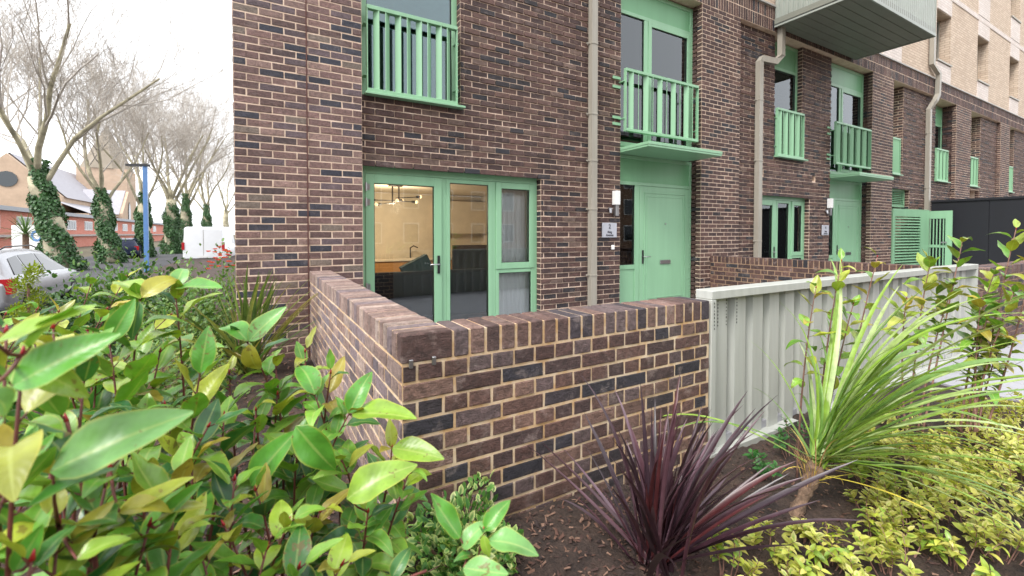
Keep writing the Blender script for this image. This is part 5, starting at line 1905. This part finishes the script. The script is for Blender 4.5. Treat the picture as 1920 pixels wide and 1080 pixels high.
# dark car further along
dp = at(240, 455, 32)
car2, T = vehicle('dark_blue_car', 'dark blue car half hidden behind the shrubs below the lamp post', 'car', (dp.x - 0.4, dp.y + 2.2, ROADZ), R(92), cs, simple('dark_blue_paint', lin(30, 38, 62), 0.25),
        [(-1.35, -1), (-1.35, 1), (1.3, -1), (1.3, 1)], 0.32, gl,
        [('tail_light', (-2.16, -1.95, -0.90, -0.66, 0.62, 0.92), M['tail']), ('tail_light', (-2.16, -1.95, 0.66, 0.90, 0.62, 0.92), M['tail'])])

# white board with blue letters across the street
bp = at(72, 448, 30)
bd = thing('site_board', 'white board with blue lettering behind the spiky palm', 'sign', (bp.x, bp.y, ROADZ))
bvx, bvy = RT.copy(), Vector((RT.y * -1, RT.x, 0))
t = MB(); t.obox(Vector((bp.x, bp.y, 0.62)), bvx, bvy, Vector((0, 0, 1)), 1.75, 0.06, 1.2); put('panel', t, M['white'], bd)
lettering(bd, 'OX', Vector((bp.x, bp.y, 0.75)) - bvx * 0.45 - bvy * 0.075, 1.0, -YAW, M['bluepaint'], 0.03, 'LEFT', 0.005)

# red brick school-like range
rb = thing('red_brick_building', 'long low red brick building with grey flat roof across the street', 'building', (-24, 90, ROADZ))
t = MB(); t.box(-30, -22, 46, 150, ROADZ, 3.6); put('wall', t, M['redbrick'], rb)
t = MB(); t.box(-30.3, -21.5, 45.7, 150.3, 3.61, 4.05); put('roof', t, simple('flat_roof_edge', lin(168, 174, 182), 0.6), rb)
t = MB(); t.box(-21.99, -20.6, 46, 150, 0.9, 1.15); put('lean_to_roof', t, simple('lead_roof', lin(178, 168, 164), 0.7), rb)
t = MB(); t.box(-21.98, -20.9, 46, 150, ROADZ, 0.89); put('lean_to_wall', t, M['redbrick'], rb)
for k in range(12):
    y = 55 + k * 7.2
    t = MB(); t.box(-22.0, -21.93, y, y + 3.6, 1.75, 3.1); wn = put('window', t, M['white'], rb)
    for j in range(4):
        t = MB(); t.box(-21.93, -21.90, y + 0.12 + j * 0.87, y + 0.12 + j * 0.87 + 0.74, 1.87, 2.98); put('pane', t, M['carglass'], wn)
tb = thing('red_brick_block', 'taller red brick block at the left edge of the picture', 'building', (-23, 51, ROADZ))
t = MB(); t.box(-27, -20.5, 40, 53.5, ROADZ, 7.2); put('wall', t, M['redbrick'], tb)
t = MB(); t.box(-27.2, -20.3, 39.8, 53.7, 7.2, 7.4); put('roof', t, M['slate'], tb)

# church with a broach spire
ch = thing('church', 'pale stone church with slate roofs and a tall broach spire', 'church', (-48, 185, ROADZ))
def gable(mb, x0, x1, y0, y1, ze, zr, axis):
    if axis == 'y':
        mb.prism([(x0, ROADZ), (x1, ROADZ), (x1, ze), ((x0 + x1) / 2, zr), (x0, ze)], 'y', y0, y1)
    else:
        mb.prism([(y0, ROADZ), (y1, ROADZ), (y1, ze), ((y0 + y1) / 2, zr), (y0, ze)], 'x', x0, x1)
t = MB(); gable(t, -64, -44, 155, 215, 11.0, 21.5, 'y'); gable(t, -46, -36, 176, 192, 7.5, 15.0, 'x'); t.box(-42, -37.5, 150, 176, ROADZ, 6.5); put('wall', t, M['stone'], ch)
t = MB()
for sgn in (-1, 1):
    xm, xe = -54, -54 + sgn * 10.6
    t.add([(xm, 156.5, 21.9), (xm, 214.5, 21.9), (xe, 214.5, 10.8), (xe, 156.5, 10.8)], [(0, 1, 2, 3)])
    t.add([(-47, 184, 15.3), (-36.8, 184, 15.3), (-36.8, 184 + sgn * 8.5, 7.2), (-47, 184 + sgn * 8.5, 7.2)], [(0, 1, 2, 3)])
t.add([(-44, 150, 9.6), (-44, 176, 9.6), (-37, 176, 6.4), (-37, 150, 6.4)], [(0, 1, 2, 3)])
put('roof', t, M['slate'], ch)
t = MB(); t.box(-51.5, -38.5, 195, 208, ROADZ, 23.5); put('tower', t, M['stone'], ch)
t = MB()
cx, cy_ = -45.0, 201.5
V = [(cx + 7.4 * math.cos(R(22.5 + 45 * k)), cy_ + 7.4 * math.sin(R(22.5 + 45 * k)), 23.5) for k in range(8)] + [(cx, cy_, 39.5)]
t.add(V, [(k, (k + 1) % 8, 8) for k in range(8)]); put('spire', t, M['spire'], ch)
for (x, y, z, wd, h, axw) in ((-35.9, 184, 5.0, 2.6, 6.5, 'x'), (-37.4, 156, 2.2, 1.4, 3.0, 'x'), (-37.4, 161, 2.2, 1.4, 3.0, 'x'), (-37.4, 166, 2.2, 1.4, 3.0, 'x'), (-37.4, 171, 2.2, 1.4, 3.0, 'x')):
    pl_ = [(y - wd / 2, z), (y + wd / 2, z), (y + wd / 2, z + h * 0.6), (y + wd * 0.28, z + h * 0.85), (y, z + h), (y - wd * 0.28, z + h * 0.85), (y - wd / 2, z + h * 0.6)]
    t = MB(); t.prism(pl_, 'x', x - 0.1, x + 0.12); put('window', t, M['carglass'], ch)
V = [(-54 + 2 * math.cos(R(30 * k)), 15.0 + 2 * math.sin(R(30 * k))) for k in range(12)]
t = MB(); t.prism(V, 'y', 154.8, 155.1); put('rose_window', t, M['carglass'], ch)

# block across the street behind the camera: it shows in the window reflections
ob = thing('opposite_building', 'brick apartment block reflected in the window glass', 'building', (12, -36, ROADZ))
t = MB(); t.box(-16, 40, -40, -32, ROADZ, 12.4); put('wall', t, brick_pattern('buff_brick', lin(150, 116, 92), lin(130, 98, 78), lin(170, 150, 132)), ob)
t = MB(); t.box(-16.3, 40.3, -40.3, -31.7, 12.4, 12.8); put('roof', t, M['slate'], ob)
for k in range(17):
    for s in range(4):
        x = -14.5 + k * 3.2
        t = MB(); t.box(x, x + 1.4, -32.0, -31.94, 0.4 + s * 3.0, 2.2 + s * 3.0); wn = put('window', t, M['white'], ob)
        t = MB(); t.box(x + 0.1, x + 1.3, -31.94, -31.92, 0.5 + s * 3.0, 2.1 + s * 3.0); put('pane', t, M['carglass'], wn)
